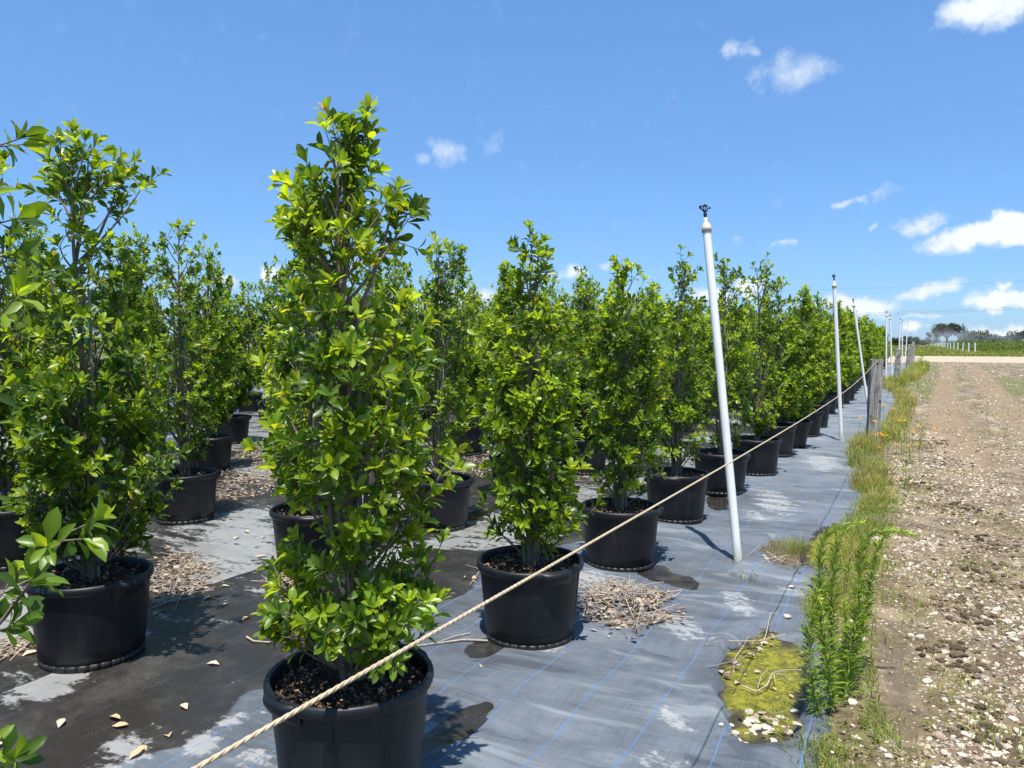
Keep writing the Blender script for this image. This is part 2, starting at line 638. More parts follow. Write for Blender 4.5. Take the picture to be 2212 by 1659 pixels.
def m_algae():
    m, t, b = material('algae')
    g = t.node('ShaderNodeNewGeometry')
    p = g.outputs['Position']
    n = t.noise(p, 16, 6, .72)
    n2 = t.noise(p, 60, 4, .7)
    n3 = t.noise(p, 5, 3, .6)
    c = t.mix(t.ss(n, .35, .68), (.085, .09, .008), (.27, .245, .018))
    c = t.mix(t.ss(n2, .5, .75), c, (.36, .325, .035))
    c = t.mix(t.ss(n2, .46, .3), c, (.055, .06, .012))
    sp_ = t.voronoi(p, 34)
    c = t.mix(t.math('MULTIPLY', t.ss(sp_, .20, .10), t.ss(n3, .42, .6)), c, (.045, .032, .018))
    edge = t.ss(t.math('ADD', t.attr('edge'), t.math('MULTIPLY_ADD', n3, 1.3, -.65)), .72, .98)
    c = t.mix(edge, c, t.mix(n, (.022, .018, .012), (.07, .055, .035)))
    t.put(b.inputs['Base Color'], c)
    t.put(b.inputs['Roughness'], t.mixf(n2, .25, .75))
    b.inputs['Specular IOR Level'].default_value = .35
    t.put(b.inputs['Normal'], t.bump(t.math('ADD', n, n2), .8, .008))
    return m


def m_simple(name, col, rough=.5, spec=.5, n=0, col2=None, bump=0, bd=.002):
    m, t, b = material(name)
    c = col
    if n:
        tc = t.node('ShaderNodeTexCoord')
        f = t.noise(tc.outputs['Object'], n, 4, .62)
        c = t.mix(t.ss(f, .35, .7), col, col2)
        if bump:
            t.put(b.inputs['Normal'], t.bump(f, bump, bd))
    t.put(b.inputs['Base Color'], c)
    b.inputs['Roughness'].default_value = rough
    b.inputs['Specular IOR Level'].default_value = spec
    return m


def m_pvc():
    m, t, b = material('white_pvc')
    tc = t.node('ShaderNodeTexCoord')
    o = tc.outputs['Object']
    n = t.noise(t.scale(o, (1, 1, .25)), 14, 4, .65)
    z = t.node('ShaderNodeSeparateXYZ')
    t.l.new(o, z.inputs[0])
    dirt = t.ss(t.math('MULTIPLY_ADD', n, .5, t.math('MULTIPLY', z.outputs[2], -1.6)), -.15, .35)
    c = t.mix(t.ss(n, .45, .8), (.80, .81, .80), (.70, .71, .69))
    c = t.mix(t.math('MULTIPLY', dirt, .7), c, (.42, .38, .29))
    t.put(b.inputs['Base Color'], c)
    b.inputs['Roughness'].default_value = .38
    return m


def m_wood():
    m, t, b = material('weathered_timber')
    tc = t.node('ShaderNodeTexCoord')
    o = tc.outputs['Object']
    gr = t.noise(t.scale(o, (1, 1, .06)), 48, 5, .7)
    kn = t.voronoi(t.scale(o, (1, 1, .6)), 5.5)
    n = t.noise(o, 5, 3)
    c = t.mix(t.ss(gr, .32, .66), (.12, .113, .10), (.42, .405, .37))
    c = t.mix(t.ss(n, .5, .75), c, (.29, .275, .24))
    c = t.mix(t.ss(kn, .12, .05), c, (.045, .036, .028))
    t.put(b.inputs['Base Color'], c)
    b.inputs['Roughness'].default_value = .9
    t.put(b.inputs['Normal'], t.bump(t.math('SUBTRACT', gr, t.ss(kn, .14, .05)), .8, .008))
    return m


BARK, POT, SOIL = m_bark(), m_pot(), m_soil()
FABRIC, GROUND, ALGAE = m_fabric(), m_ground(), m_algae()
PVC, WOOD = m_pvc(), m_wood()
CAPM = m_simple('cream_fitting', (.62, .55, .42), .5, .4, 30, (.50, .43, .32))
BLACKM = m_simple('black_sprinkler_plastic', (.014, .014, .016), .45, .5)
ROPE = m_simple('cream_rope', (.56, .46, .31), .7, .2, 120, (.44, .345, .22), .5, .0008)
STAKE = m_simple('grey_stake', (.24, .23, .21), .7, .3, 40, (.36, .34, .30))
TIE = m_simple('green_tie_tape', (.01, .10, .07), .5, .4)
TWIG = m_simple('dry_twig', (.36, .29, .215), .85, .2, 60, (.52, .45, .36))
WIRE = m_simple('power_wire', (.06, .06, .065), .6, .3)

# ------------------------------------------------------------------ ground shapes
EDGE_PX = [(1735, 1659), (1745, 1580), (1748, 1450), (1742, 1330), (1752, 1285), (1790, 1230), (1800, 1160), (1835, 1115), (1855, 1080), (1853, 1040),
           (1838, 990), (1862, 962), (1890, 955), (1925, 900), (1941, 868), (1932, 850), (1893, 832), (1905, 826), (1935, 823), (1950, 812), (1966, 800), (1985, 780)]
_e = np.array([G(x, y)[:2] for x, y in EDGE_PX])
_o = np.argsort(_e[:, 1])
_e = _e[_o]


def edge_v(U):
    """right-hand border of the cloth (x) along the row (y)"""
    U = np.asarray(U, float)
    v = np.interp(U, np.concatenate([[-3], _e[:, 1], [90]]), np.concatenate([[-.35], _e[:, 0], [-.3]]))
    return v + (fbm(U * 2.3, U * 0 + 3.7, 31, 4) - .5) * .14


class Blob:
    """ellipse on the ground from its centre and two half-axis ends"""
    def __init__(s, c, e1, e2, k=1.0):
        s.c = G(*c)[:2]
        A = np.stack([G(*e1)[:2] - s.c, G(*e2)[:2] - s.c], 1)
        s.A = A
        s.I = np.linalg.inv(A)
        s.k = k

    def q(s, x, y):
        p = np.stack([np.asarray(x) - s.c[0], np.asarray(y) - s.c[1]], -1) @ s.I.T
        return np.linalg.norm(p, axis=-1)


POOL = Blob((1652, 1462), (1748, 1470), (1655, 1362))
SOILP = Blob((1705, 1192), (1765, 1210), (1712, 1164))
MOSS2 = Blob((1790, 1178), (1835, 1172), (1795, 1135))
PATCHES = [POOL, SOILP, MOSS2]
PUD = [Blob((972, 1580), (1068, 1516), (948, 1566)), Blob((1442, 1243), (1518, 1264), (1449, 1229)), Blob((1552, 1083), (1580, 1087), (1554, 1070)),
       Blob((1050, 1400), (1100, 1385), (1050, 1380)), Blob((985, 1130), (1060, 1120), (985, 1090)), Blob((400, 1190), (460, 1180), (400, 1160))]


def patch_w(x, y):
    w = np.zeros(np.shape(x))
    for b in PATCHES:
        w = np.maximum(w, sstep(b.q(x, y) + (fbm(np.asarray(x) * 9, np.asarray(y) * 9, 5) - .5) * .7, 1.08, .86))
    return w


def fabric_z(x, y):
    x = np.asarray(x, float)
    y = np.asarray(y, float)
    near = sstep(x, -2.6, -1.2)
    z = (fbm(x * 1.7, y * 1.7, 3, 3) - .5) * .030 * (.35 + .65 * near)
    z = z + (fbm(x * .9 + y * .5, y * 3.4 - x * 1.2, 8, 3) - .5) * .062 * near
    for b in PUD:
        z = z - .010 * sstep(b.q(x, y), 1.5, .7)
    ring = POOL.q(x, y)
    z = z + .022 * np.exp(-((ring - 1.25) / .22) ** 2)
    return z + .004


def ground_h(x, y):
    x = np.asarray(x, float)
    y = np.asarray(y, float)
    d = x - edge_v(y)
    w = sstep(d, -.07, .14)
    n = (fbm(x * 5, y * 5, 11, 4) - .5) * .05 + (fbm(x * 22, y * 22, 12, 3) - .5) * .022
    fall = sstep(np.hypot(x, y), 30, 14)
    h = -.055 + .075 * w + n * w * (.25 + .75 * fall)
    pw = patch_w(x, y)
    h = h * (1 - pw) + pw * (-.020 + n * .2)
    damp = sstep(DAMP.q(x, y), 1.2, .6)
    return h - .012 * damp


DAMP = Blob((1935, 1450), (1985, 1470), (1925, 1330))


def axis(parts):
    out = []
    for a, b, st in parts:
        out.append(np.arange(a, b, st))
    return np.unique(np.round(np.concatenate(out), 4))


def geo(a, b, n):
    return np.geomspace(a, b, n)


def grid(xs, ys, zf):
    X, Y = np.meshgrid(xs, ys)
    Z = zf(X, Y)
    V = np.stack([X, Y, Z], -1).reshape(-1, 3)
    nx, ny = len(xs), len(ys)
    i = np.arange(nx - 1)
    j = np.arange(ny - 1)
    I, J = np.meshgrid(i, j)
    a = (J * nx + I).ravel()
    F = np.stack([a, a + 1, a + 1 + nx, a + nx], 1)
    return V, F


# one sheet of ground that reaches the horizon
xs = np.concatenate([-geo(16, 2500, 26)[::-1], axis([(-15, -1.5, 1.5), (-1.5, 3, .028), (3, 8, .2), (8, 30, 1.2)]), geo(31, 2500, 26)])
ys = np.concatenate([-geo(3, 2500, 18)[::-1], axis([(-2.5, 2.2, .12), (2.2, 9, .028), (9, 16, .06), (16, 30, .2), (30, 120, 1.0)]), geo(121, 3500, 34)])
gv, gf = grid(xs, ys, ground_h)
gx, gy = gv[:, 0], gv[:, 1]
dE = gx - edge_v(gy)
gravel = sstep(dE, .05, .45)
strip = sstep(dE, -.2, 0.0) * sstep(dE, .45, .12)
lot = sstep(gy, 15, 32) * (gy < 66)
rutc = G(2178, 880)
rut = np.zeros(len(gv))
rl = [G(2088, 781)[:2], G(2100, 792)[:2], G(2120, 812)[:2], G(2150, 850)[:2], G(2185, 890)[:2], G(2212, 915)[:2]]
rx = np.interp(gy, [p[1] for p in rl][::-1], [p[0] for p in rl][::-1])
rut = (np.exp(-((gx - rx) / .30) ** 2) + .85 * np.exp(-((gx - rx + 1.35) / .32) ** 2) + .35 * np.exp(-((gx - rx + .5) / 1.3) ** 2)) * sstep(gy, 7, 12) * sstep(gy, 66, 50)
road = lot * sstep(dE, .3, 1.0) * (.22 + .12 * sstep(gy, 30, 60))
road = np.maximum(road, sstep(gy, 64, 67) * sstep(gy, 94, 90))
grass = strip * .48 + .22 * gravel * (fbm(gx * .8, gy * .8, 77) > .5) * (gy < 60)
grass = np.maximum(grass, .80 * sstep(fbm(gx * .6 + 4, gy * .18, 78) + .12 * sstep(gx, 1.2, .4), .42, .56) * sstep(gy, 9, 16) * sstep(dE, .3, .8) * (gy < 56) * (1 - .9 * rut))
grass = np.maximum(grass, 1.2 * sstep(gy, 90, 95))
grass = np.maximum(grass, 1.0 * (gx < -17))
damp = np.maximum(sstep(DAMP.q(gx, gy) + (fbm(gx * 6, gy * 6, 79) - .5) * 1.4, 1.3, .3) * .6, patch_w(gx, gy) * .9)
grass *= 1 - np.clip(damp, 0, 1)
gme = mesh('ground', gv, gf, GROUND, True, {'gravel': gravel, 'grass': grass, 'road': road, 'rut': rut, 'damp': damp, 'lot': sstep(gy, 8, 18) * (gy < 66)})
ground = tag(obj('ground', gme), kind='structure')

# the woven cloth, sunk under the soil along its ragged right edge
xs = axis([(-30, -8, 1.0), (-8, -3, .10), (-3, .25, .034)])
ys = axis([(-2, 2, .12), (2, 10, .034), (10, 20, .08), (20, 58, .4)])


def fz(x, y):
    z = fabric_z(x, y)
    z = z - .075 * sstep(x - edge_v(y), .0, .16)
    return z - .075 * patch_w(x, y)


fv, ff = grid(xs, ys, fz)
fx, fy = fv[:, 0], fv[:, 1]
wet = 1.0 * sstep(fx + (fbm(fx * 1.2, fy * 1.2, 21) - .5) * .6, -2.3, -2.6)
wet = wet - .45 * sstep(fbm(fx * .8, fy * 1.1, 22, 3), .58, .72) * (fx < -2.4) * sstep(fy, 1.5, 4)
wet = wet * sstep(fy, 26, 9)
pool = np.zeros(len(fv))
for b in PUD:
    pool = np.maximum(pool, sstep(b.q(fx, fy) + (fbm(fx * 5, fy * 5, 28) - .5) * 1.1, 1.2, .7))
wet = np.maximum(wet, pool)
crust = np.zeros(len(fv))
for c, e1, e2, k in [((1590, 1302), (1640, 1330), (1600, 1285), .5), ((1460, 1350), (1560, 1400), (1475, 1330), .42), ((1300, 1258), (1380, 1275), (1310, 1240), .45),
                     ((1468, 1575), (1515, 1625), (1476, 1555), .36), ((1670, 1085), (1730, 1110), (1680, 1065), .45), ((1625, 1110), (1660, 1118), (1630, 1100), .45),
                     ((1700, 1270), (1745, 1285), (1710, 1255), .6), ((1430, 1650), (1500, 1659), (1440, 1620), .35), ((1780, 1000), (1830, 1010), (1790, 985), .5),
                     ((510, 1180), (610, 1170), (540, 1100), .46), ((110, 1475), (185, 1460), (130, 1435), .5), ((30, 1330), (150, 1290), (50, 1250), .42),
                     ((250, 1640), (330, 1600), (240, 1600), .32), ((470, 1590), (540, 1550), (470, 1565), .46), ((960, 1172), (1010, 1165), (965, 1155), .5),
                     ((860, 1195), (930, 1180), (870, 1170), .5), ((1100, 1130), (1180, 1110), (1105, 1090), .4), ((600, 1230), (690, 1210), (620, 1190), .45),
                     ((1180, 1395), (1230, 1400), (1190, 1380), .3), ((560, 1640), (600, 1600), (540, 1600), .4)]:
    crust = np.maximum(crust, (k + .10 + .16 * (fx < -2.5)) * sstep(Blob(c, e1, e2).q(fx, fy) + (fbm(fx * 4, fy * 4, 29) - .5) * .9, 1.6, .4))
betw = np.exp(-((np.mod(-fx + .85 + 18.6 * 0, 1.9) - .95) / .6) ** 2)
crust = np.maximum(crust, (.53 * sstep(fbm(fx * 1.3, fy * 1.3, 25), .42, .58)) * (fx < -2.5) * sstep(fy, 2.0, 5.5))
crust = np.maximum(crust, .34 * sstep(fbm(fx * 1.1, fy * .9, 27), .5, .66) * (fx > -2.6) * sstep(fy, 7, 12))
dust = .36 + .12 * sstep(fx, -2.6, -1.4) + .25 * sstep(fy, 5, 14)
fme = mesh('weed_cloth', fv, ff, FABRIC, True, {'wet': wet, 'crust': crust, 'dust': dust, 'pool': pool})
cloth = tag(obj('weed_cloth', fme), kind='structure')

# raised seam where two rolls overlap
mb = MB()
ysm = np.arange(1.2, 30, .08)
xsm = -4.0 + (fbm(ysm * 1.1, ysm * 0 + 1, 41) - .5) * .10
zs = fabric_z(xsm, ysm)
pts = []
for dx, dz in ((-.02, -.004), (0, .010 + 0), (.07, .009), (.30, .004), (.42, -.006)):
    pts.append(np.stack([xsm + dx, ysm, fabric_z(xsm + dx, ysm) + dz + (.006 * fbm(ysm * 6, ysm * 0, 42) if dx == 0 else 0)], 1))
pts = np.array(pts)
nr, nc = pts.shape[:2]
I, J = np.meshgrid(np.arange(nc - 1), np.arange(nr - 1))
a = (J * nc + I).ravel()
sme = mesh('weed_cloth_seam', pts.reshape(-1, 3), np.stack([a, a + 1, a + 1 + nc, a + nc], 1), FABRIC, True,
           {'wet': np.full(nr * nc, .6), 'crust': np.full(nr * nc, .2), 'dust': np.full(nr * nc, .6), 'pool': np.zeros(nr * nc)})
seam = obj('seam_flap', sme, cloth)

# loose flap of cloth at the foot of the first sprinkler pole
c4 = [G(1572, 1242), G(1618, 1213), G(1775, 1252), G(1762, 1292)]
us, vs = np.meshgrid(np.linspace(0, 1, 30), np.linspace(0, 1, 12))
PT = (c4[0][None, None] * (1 - us[..., None]) * (1 - vs[..., None]) + c4[3][None, None] * us[..., None] * (1 - vs[..., None]) +
      c4[1][None, None] * (1 - us[..., None]) * vs[..., None] + c4[2][None, None] * us[..., None] * vs[..., None])
PT[..., 2] = fabric_z(PT[..., 0], PT[..., 1]) + .014 + .018 * fbm(PT[..., 0] * 7, PT[..., 1] * 7, 51) * (1 - vs) + .012 * np.sin(us * 7) * (1 - vs)
PT[..., 2] -= .03 * sstep(vs, .8, 1.0)
V1 = PT.reshape(-1, 3)
n = len(V1)
I, J = np.meshgrid(np.arange(29), np.arange(11))
a = (J * 30 + I).ravel()
top = np.stack([a, a + 1, a + 31, a + 30], 1)
e = np.arange(29)
side = np.stack([e + n, e + n + 1, e + 1, e], 1)
V2 = V1.copy()
V2[:, 2] -= .05
fl = mesh('cloth_flap', np.concatenate([V1, V2]), np.concatenate([top, side]), FABRIC, True,
          {'wet': np.zeros(2 * n), 'crust': np.full(2 * n, .16), 'dust': np.full(2 * n, .6), 'pool': np.zeros(2 * n)})
obj('flap', fl, cloth)


def gz(x, y):
    """height of whatever surface lies on top"""
    return np.maximum(ground_h(x, y), fz(np.asarray(x, float), np.asarray(y, float)) if np.any(np.asarray(x) < .3) else ground_h(x, y))


# algae on the wet hollows
def algae(name, blob, z, label):
    nr, na = 14, 64
    rr = np.linspace(0, 1.12, nr + 1)[1:]
    th = np.linspace(0, 2 * math.pi, na, endpoint=False)
    wob = 1 + .13 * (vnoise(np.cos(th) * 3 + 5, np.sin(th) * 3 + 5, 61) - .5) * 2.4 + .10 * (vnoise(np.cos(th) * 9 + 5, np.sin(th) * 9 + 5, 62) - .5) * 2
    V = [[blob.c[0], blob.c[1], z]]
    ed = [0]
    for r in rr:
        q = np.stack([np.cos(th) * r * wob, np.sin(th) * r * wob], 1) @ blob.A.T + blob.c
        zz = z + (fbm(q[:, 0] * 26, q[:, 1] * 26, 63) - .5) * .004 
        V += [[a[0], a[1], b] for a, b in zip(q, zz)]
        ed += [r] * na
    F3 = [[0, 1 + i, 1 + (i + 1) % na] for i in range(na)]
    F4 = [[1 + k * na + i, 1 + (k + 1) * na + i, 1 + (k + 1) * na + (i + 1) % na, 1 + k * na + (i + 1) % na] for k in range(nr - 1) for i in range(na)]
    me = mesh(name, np.array(V), [np.array(F3), np.array(F4)], ALGAE, True, {'edge': np.array(ed)})
    return tag(obj(name, me), label, 'algae', kind='structure')


algae('algae_pool', POOL, -.010, 'yellow-green algae filling the round hollow in the cloth')
algae('algae_patch', MOSS2, -.004, 'yellow-green algae patch behind the tall weeds')

# ------------------------------------------------------------------ leaves
T12 = dict(t=[0, .20, .58, .84, 1.0], w=[0, .30, 1.0, .72, 0])


def leaf_template(rows, wid, fold=.17, curl=.18):
    """unit leaf: x across, y along, z up; 3 columns"""
    V = [[0, 0, 0]]
    for t, w in list(zip(rows, wid))[1:-1]:
        z = curl * (t - t * t * 1.55)
        V += [[-.5 * w, t, z + fold * w * .5], [0, t, z], [.5 * w, t, z + fold * w * .5]]
    z = curl * (1 - 1.55)
    V.append([0, 1, z])
    n = len(rows) - 2
    F = [[0, 2, 1], [0, 3, 2]]
    for k in range(n - 1):
        a = 1 + 3 * k
        b = a + 3
        F += [[a, a + 1, b + 1], [a, b + 1, b], [a + 1, a + 2, b + 2], [a + 1, b + 2, b + 1]]
    a = 1 + 3 * (n - 1)
    tip = len(V) - 1
    F += [[a, a + 1, tip], [a + 1, a + 2, tip]]
    return np.array(V, float), np.array(F)


LV12, LF12 = leaf_template(T12['t'], T12['w'])
LV6, LF6 = leaf_template([0, .28, .68, 1], [0, .50, 1.0, 0])
LVD, LFD = leaf_template([0, .12, .40, .74, 1], [0, .30, 1.0, .72, 0], .12, .15)
LV4, LF4 = leaf_template([0, .58, 1], [0, 1.0, 0])


def bake_leaves(L, tmpl):
    """L: dict of arrays base,d,n,len,wid,col,curl -> merged V,F,col"""
    TV, TF = tmpl
    b, d, n = L['b'], nrm(L['d']), L['n']
    s = nrm(np.cross(d, n))
    n = np.cross(s, d)
    k = len(b)
    V = (b[:, None] + TV[None, :, 0:1] * L['w'][:, None, None] * s[:, None] + TV[None, :, 1:2] * L['l'][:, None, None] * d[:, None]
         + TV[None, :, 2:3] * (L['l'] * L['c'])[:, None, None] * n[:, None])
    F = TF[None] + (np.arange(k) * len(TV))[:, None, None]
    tone = np.where(np.abs(TV[:, 0]) < 1e-6, 1.16, .94)
    col = (L['col'][:, None, :] * tone[None, :, None]).reshape(-1, 3)
    return V.reshape(-1, 3), F.reshape(-1, 3), col


def perp(a):
    r = np.where(np.abs(a[:, 2:3]) < .9, np.array([[0, 0, 1.0]]), np.array([[1.0, 0, 0]]))
    u = nrm(np.cross(a, r))
    return u, np.cross(a, u)


OLD = np.array([.050, .102, .014])
MID = np.array([.125, .215, .020])
NEW = np.array([.265, .365, .026])
YEL = np.array([.40, .39, .03])
RED = np.array([.36, .17, .04])


def make_foliage(seed, prof, base_z, nbr, per, leaf_len=.074, nleaf=9, young=.32, extra=None, lean=(0, 0), leaders=1, tips=None, redness=.002):
    """prof: rows (z, r_left, r_right) in metres above the ground -> leaf dict, branch list"""
    g = np.random.default_rng(seed)
    prof = np.array(prof, float)
    z0, z1 = prof[0, 0], prof[-1, 0]

    def rad(z, th):
        l = np.interp(z, prof[:, 0], prof[:, 1])
        r = np.interp(z, prof[:, 0], prof[:, 2])
        k = (1 + np.cos(th - YAW)) / 2
        return l * (1 - k) + r * k

    def trunk(z):
        f = (z - base_z) / (z1 - base_z)
        return np.stack([lean[0] * f + .03 * np.sin(f * 5 + seed) * f, lean[1] * f + .03 * np.cos(f * 4 + seed * 2) * f, z + 0 * f], -1)

    tubes = []
    tz = np.linspace(base_z - .06, z1 - .12, 14)
    tubes.append((trunk(tz), np.linspace(.025, .004, 14)))
    for q_ in range(3):
        a_ = seed * 1.7 + q_ * 2.2
        sz_ = np.linspace(base_z - .06, base_z + (z1 - base_z) * (.45 + .12 * q_), 9)
        ff_ = np.linspace(0, 1, 9)
        pp_ = trunk(sz_) + np.stack([np.cos(a_) * (.022 + .085 * ff_), np.sin(a_) * (.022 + .085 * ff_), 0 * ff_], 1)
        tubes.append((pp_, np.linspace(.014, .005, 9)))
    ends, dirs, w = [], [], []
    fz_ = np.linspace(0, 1, 200)
    wz = np.interp(z0 + (z1 - z0) * fz_, prof[:, 0], prof[:, 1] + prof[:, 2]) + .07
    wz = wz * (.15 + 1.7 * vnoise(fz_ * 8 + seed, fz_ * 0 + 2.5, seed))
    cdf = np.cumsum(wz) / wz.sum()
    zz = np.interp(np.linspace(.01, .99, nbr), cdf, fz_)
    th0 = g.uniform(0, 6.28)
    for k in range(nbr):
        # weighted towards the wide parts
        z = z0 + (z1 - z0) * np.clip(zz[k] + g.normal(0, .02), 0, 1)
        th = th0 + k * 2.39996 + g.normal(0, .35)
        r = rad(z, th)
        rho = r * (g.uniform(.30, 1.0) ** .6) * g.uniform(.85, 1.08)
        c = trunk(z)
        e = c + np.array([math.cos(th) * rho, math.sin(th) * rho, 0])
        e[2] = z
        ends.append(e)
        dirs.append(np.array([math.cos(th), math.sin(th), 0]) * min(.75, r * 4.5) + np.array([0, 0, 1.0]) * g.uniform(.5, 1.3))
        w.append(np.clip(r / .22, .40, 1.35))
    if extra is not None:
        for e in extra:
            ends.append(np.array(e[:3], float))
            dirs.append(np.array([e[0], e[1], .3]))
            w.append(e[3] if len(e) > 3 else .6)
    B, D, Lc, AGE = [], [], [], []
    sh_b, sh_d, sh_len, sh_age = [], [], [], []
    for e, dv, ww in zip(ends, dirs, w):
        rho = math.hypot(e[0] - trunk(e[2])[0], e[1] - trunk(e[2])[1])
        zs_ = max(base_z + .02, e[2] - rho * g.uniform(.7, 1.5) - .05)
        a = trunk(zs_)
        m = (a + e) / 2 + np.array([e[0] - a[0], e[1] - a[1], 0]) * .18 + g.normal(0, .012, 3)
        tt = np.linspace(0, 1, 6)[:, None]
        cur = a * (1 - tt) ** 2 + 2 * m * tt * (1 - tt) + e * tt ** 2
        tubes.append((cur, np.linspace(.0055 + .006 * rho, .0022, 6)))
        nsh = max(2, int(round(per * .66 * ww + g.normal(0, .8))))
        dv = dv / np.linalg.norm(dv)
        brage = g.uniform() < young
        for s in range(nsh):
            t = g.uniform(.5, 1.0) if s else 1.0
            p = a * (1 - t) ** 2 + 2 * m * t * (1 - t) + e * t ** 2
            dd = dv + g.normal(0, .52, 3)
            dd[2] = abs(dd[2]) * .8 + .12 if g.uniform() < .86 else dd[2] * .6
            dd /= np.linalg.norm(dd)
            ln = g.uniform(.04, .15)
            sh_b.append(p)
            sh_d.append(dd)
            sh_len.append(ln)
            ag = (g.uniform(.9, 1.08) if (brage and g.uniform() < .75) else (g.uniform(.6, .95) if g.uniform() < young * .75 else g.uniform(0, .40)))
            sh_age.append(ag)
    # leader tips: short whips at the top
    tl = tips if tips is not None else [(0, 0, z1, .16)]
    for (tx, ty, tz_, tln) in tl:
        nn = max(3, int(tln / .035))
        for s in range(nn):
            p = trunk(z1) * 0 + np.array([tx, ty, tz_ - tln * (1 - s / nn)])
            if tips is None:
                p[:2] += trunk(tz_)[:2]
            dd = np.array([g.normal(0, .35), g.normal(0, .35), 1.0])
            dd /= np.linalg.norm(dd)
            sh_b.append(p)
            sh_d.append(dd)
            sh_len.append(.03)
            sh_age.append(g.uniform(.4, .85))
        if tips is not None:
            a0 = trunk(tz_ - .55)
            tt = np.linspace(0, 1, 6)[:, None]
            e = np.array([tx, ty, tz_])
            m = (a0 + e) / 2 + np.array([tx * .3, ty * .3, 0])
            tubes.append((a0 * (1 - tt) ** 2 + 2 * m * tt * (1 - tt) + e * tt ** 2, np.linspace(.009, .003, 6)))
    sb, sd, sl, sg = np.array(sh_b), np.array(sh_d), np.array(sh_len), np.array(sh_age)
    ns = len(sb)
    for i in range(ns):
        tubes.append((np.stack([sb[i], sb[i] + sd[i] * sl[i]]), np.array([.0022, .0015])))
    # leaves: a whorl at each tip, a few along the shoot
    k = nleaf
    idx = np.repeat(np.arange(ns), k)
    j = np.tile(np.arange(k), ns)
    N = len(idx)
    keep = g.uniform(size=N) < .93
    f = j / (k - 1)                                        # 0 oldest/lowest .. 1 youngest
    phi = np.radians(74 - 50 * f + g.normal(0, 12, N))
    along = np.where(f < .28, g.uniform(.1, .8, N), g.uniform(.86, 1.0, N))
    azm = j * 2.39996 + np.repeat(g.uniform(0, 6.28, ns), k) + g.normal(0, .25, N)
    ax = sd[idx]
    u, v = perp(ax)
    rho = u * np.cos(azm)[:, None] + v * np.sin(azm)[:, None]
    d = np.cos(phi)[:, None] * ax + np.sin(phi)[:, None] * rho
    d[:, 2] += .12 * f
    nn = np.sin(phi)[:, None] * ax - np.cos(phi)[:, None] * rho
    nn = nrm(nn) + np.array([0, 0, .30]) + g.normal(0, .12, (N, 3))
    base = sb[idx] + ax * (sl[idx] * along)[:, None]
    ln = leaf_len * (1.05 - .25 * np.abs(f - .4)) * g.uniform(.72, 1.18, N)
    wd = ln * g.uniform(.33, .43, N)
    age = np.clip(sg[idx] * .8 + (f - .45) * .35 + g.normal(0, .09, N), 0, 1)
    col = OLD + (MID - OLD) * np.clip(age * 2.2, 0, 1)[:, None]
    col = col + (NEW - col) * (np.clip((age - .38) / .5, 0, 1) ** 1.2)[:, None]
    spot = g.uniform(size=N)
    col = np.where((spot < .006)[:, None], YEL, col)
    tipred = (np.repeat(g.uniform(size=ns), k) < redness) & (f > .55)
    col = np.where(tipred[:, None], RED * .6 + YEL * .4, col)
    col = col * g.uniform(.78, 1.22, (N, 1)) * (1 + g.normal(0, .05, (N, 3)))
    L = dict(b=base, d=d, n=nn, l=ln, w=wd, c=g.uniform(.3, 1.5, N), col=np.clip(col, .004, .8))
    L = {q: x[keep] for q, x in L.items()}
    return L, tubes


def tubes_mesh(name, tubes, mat, sides=5):
    mb = MB()
    for p, r in tubes:
        V, F = tube_np(p, r, sides if len(p) > 2 else 3)
        mb.add(V, F)
    return mb.mesh(name, mat, True)


# ------------------------------------------------------------------ pots
PH, PR = .43, .288


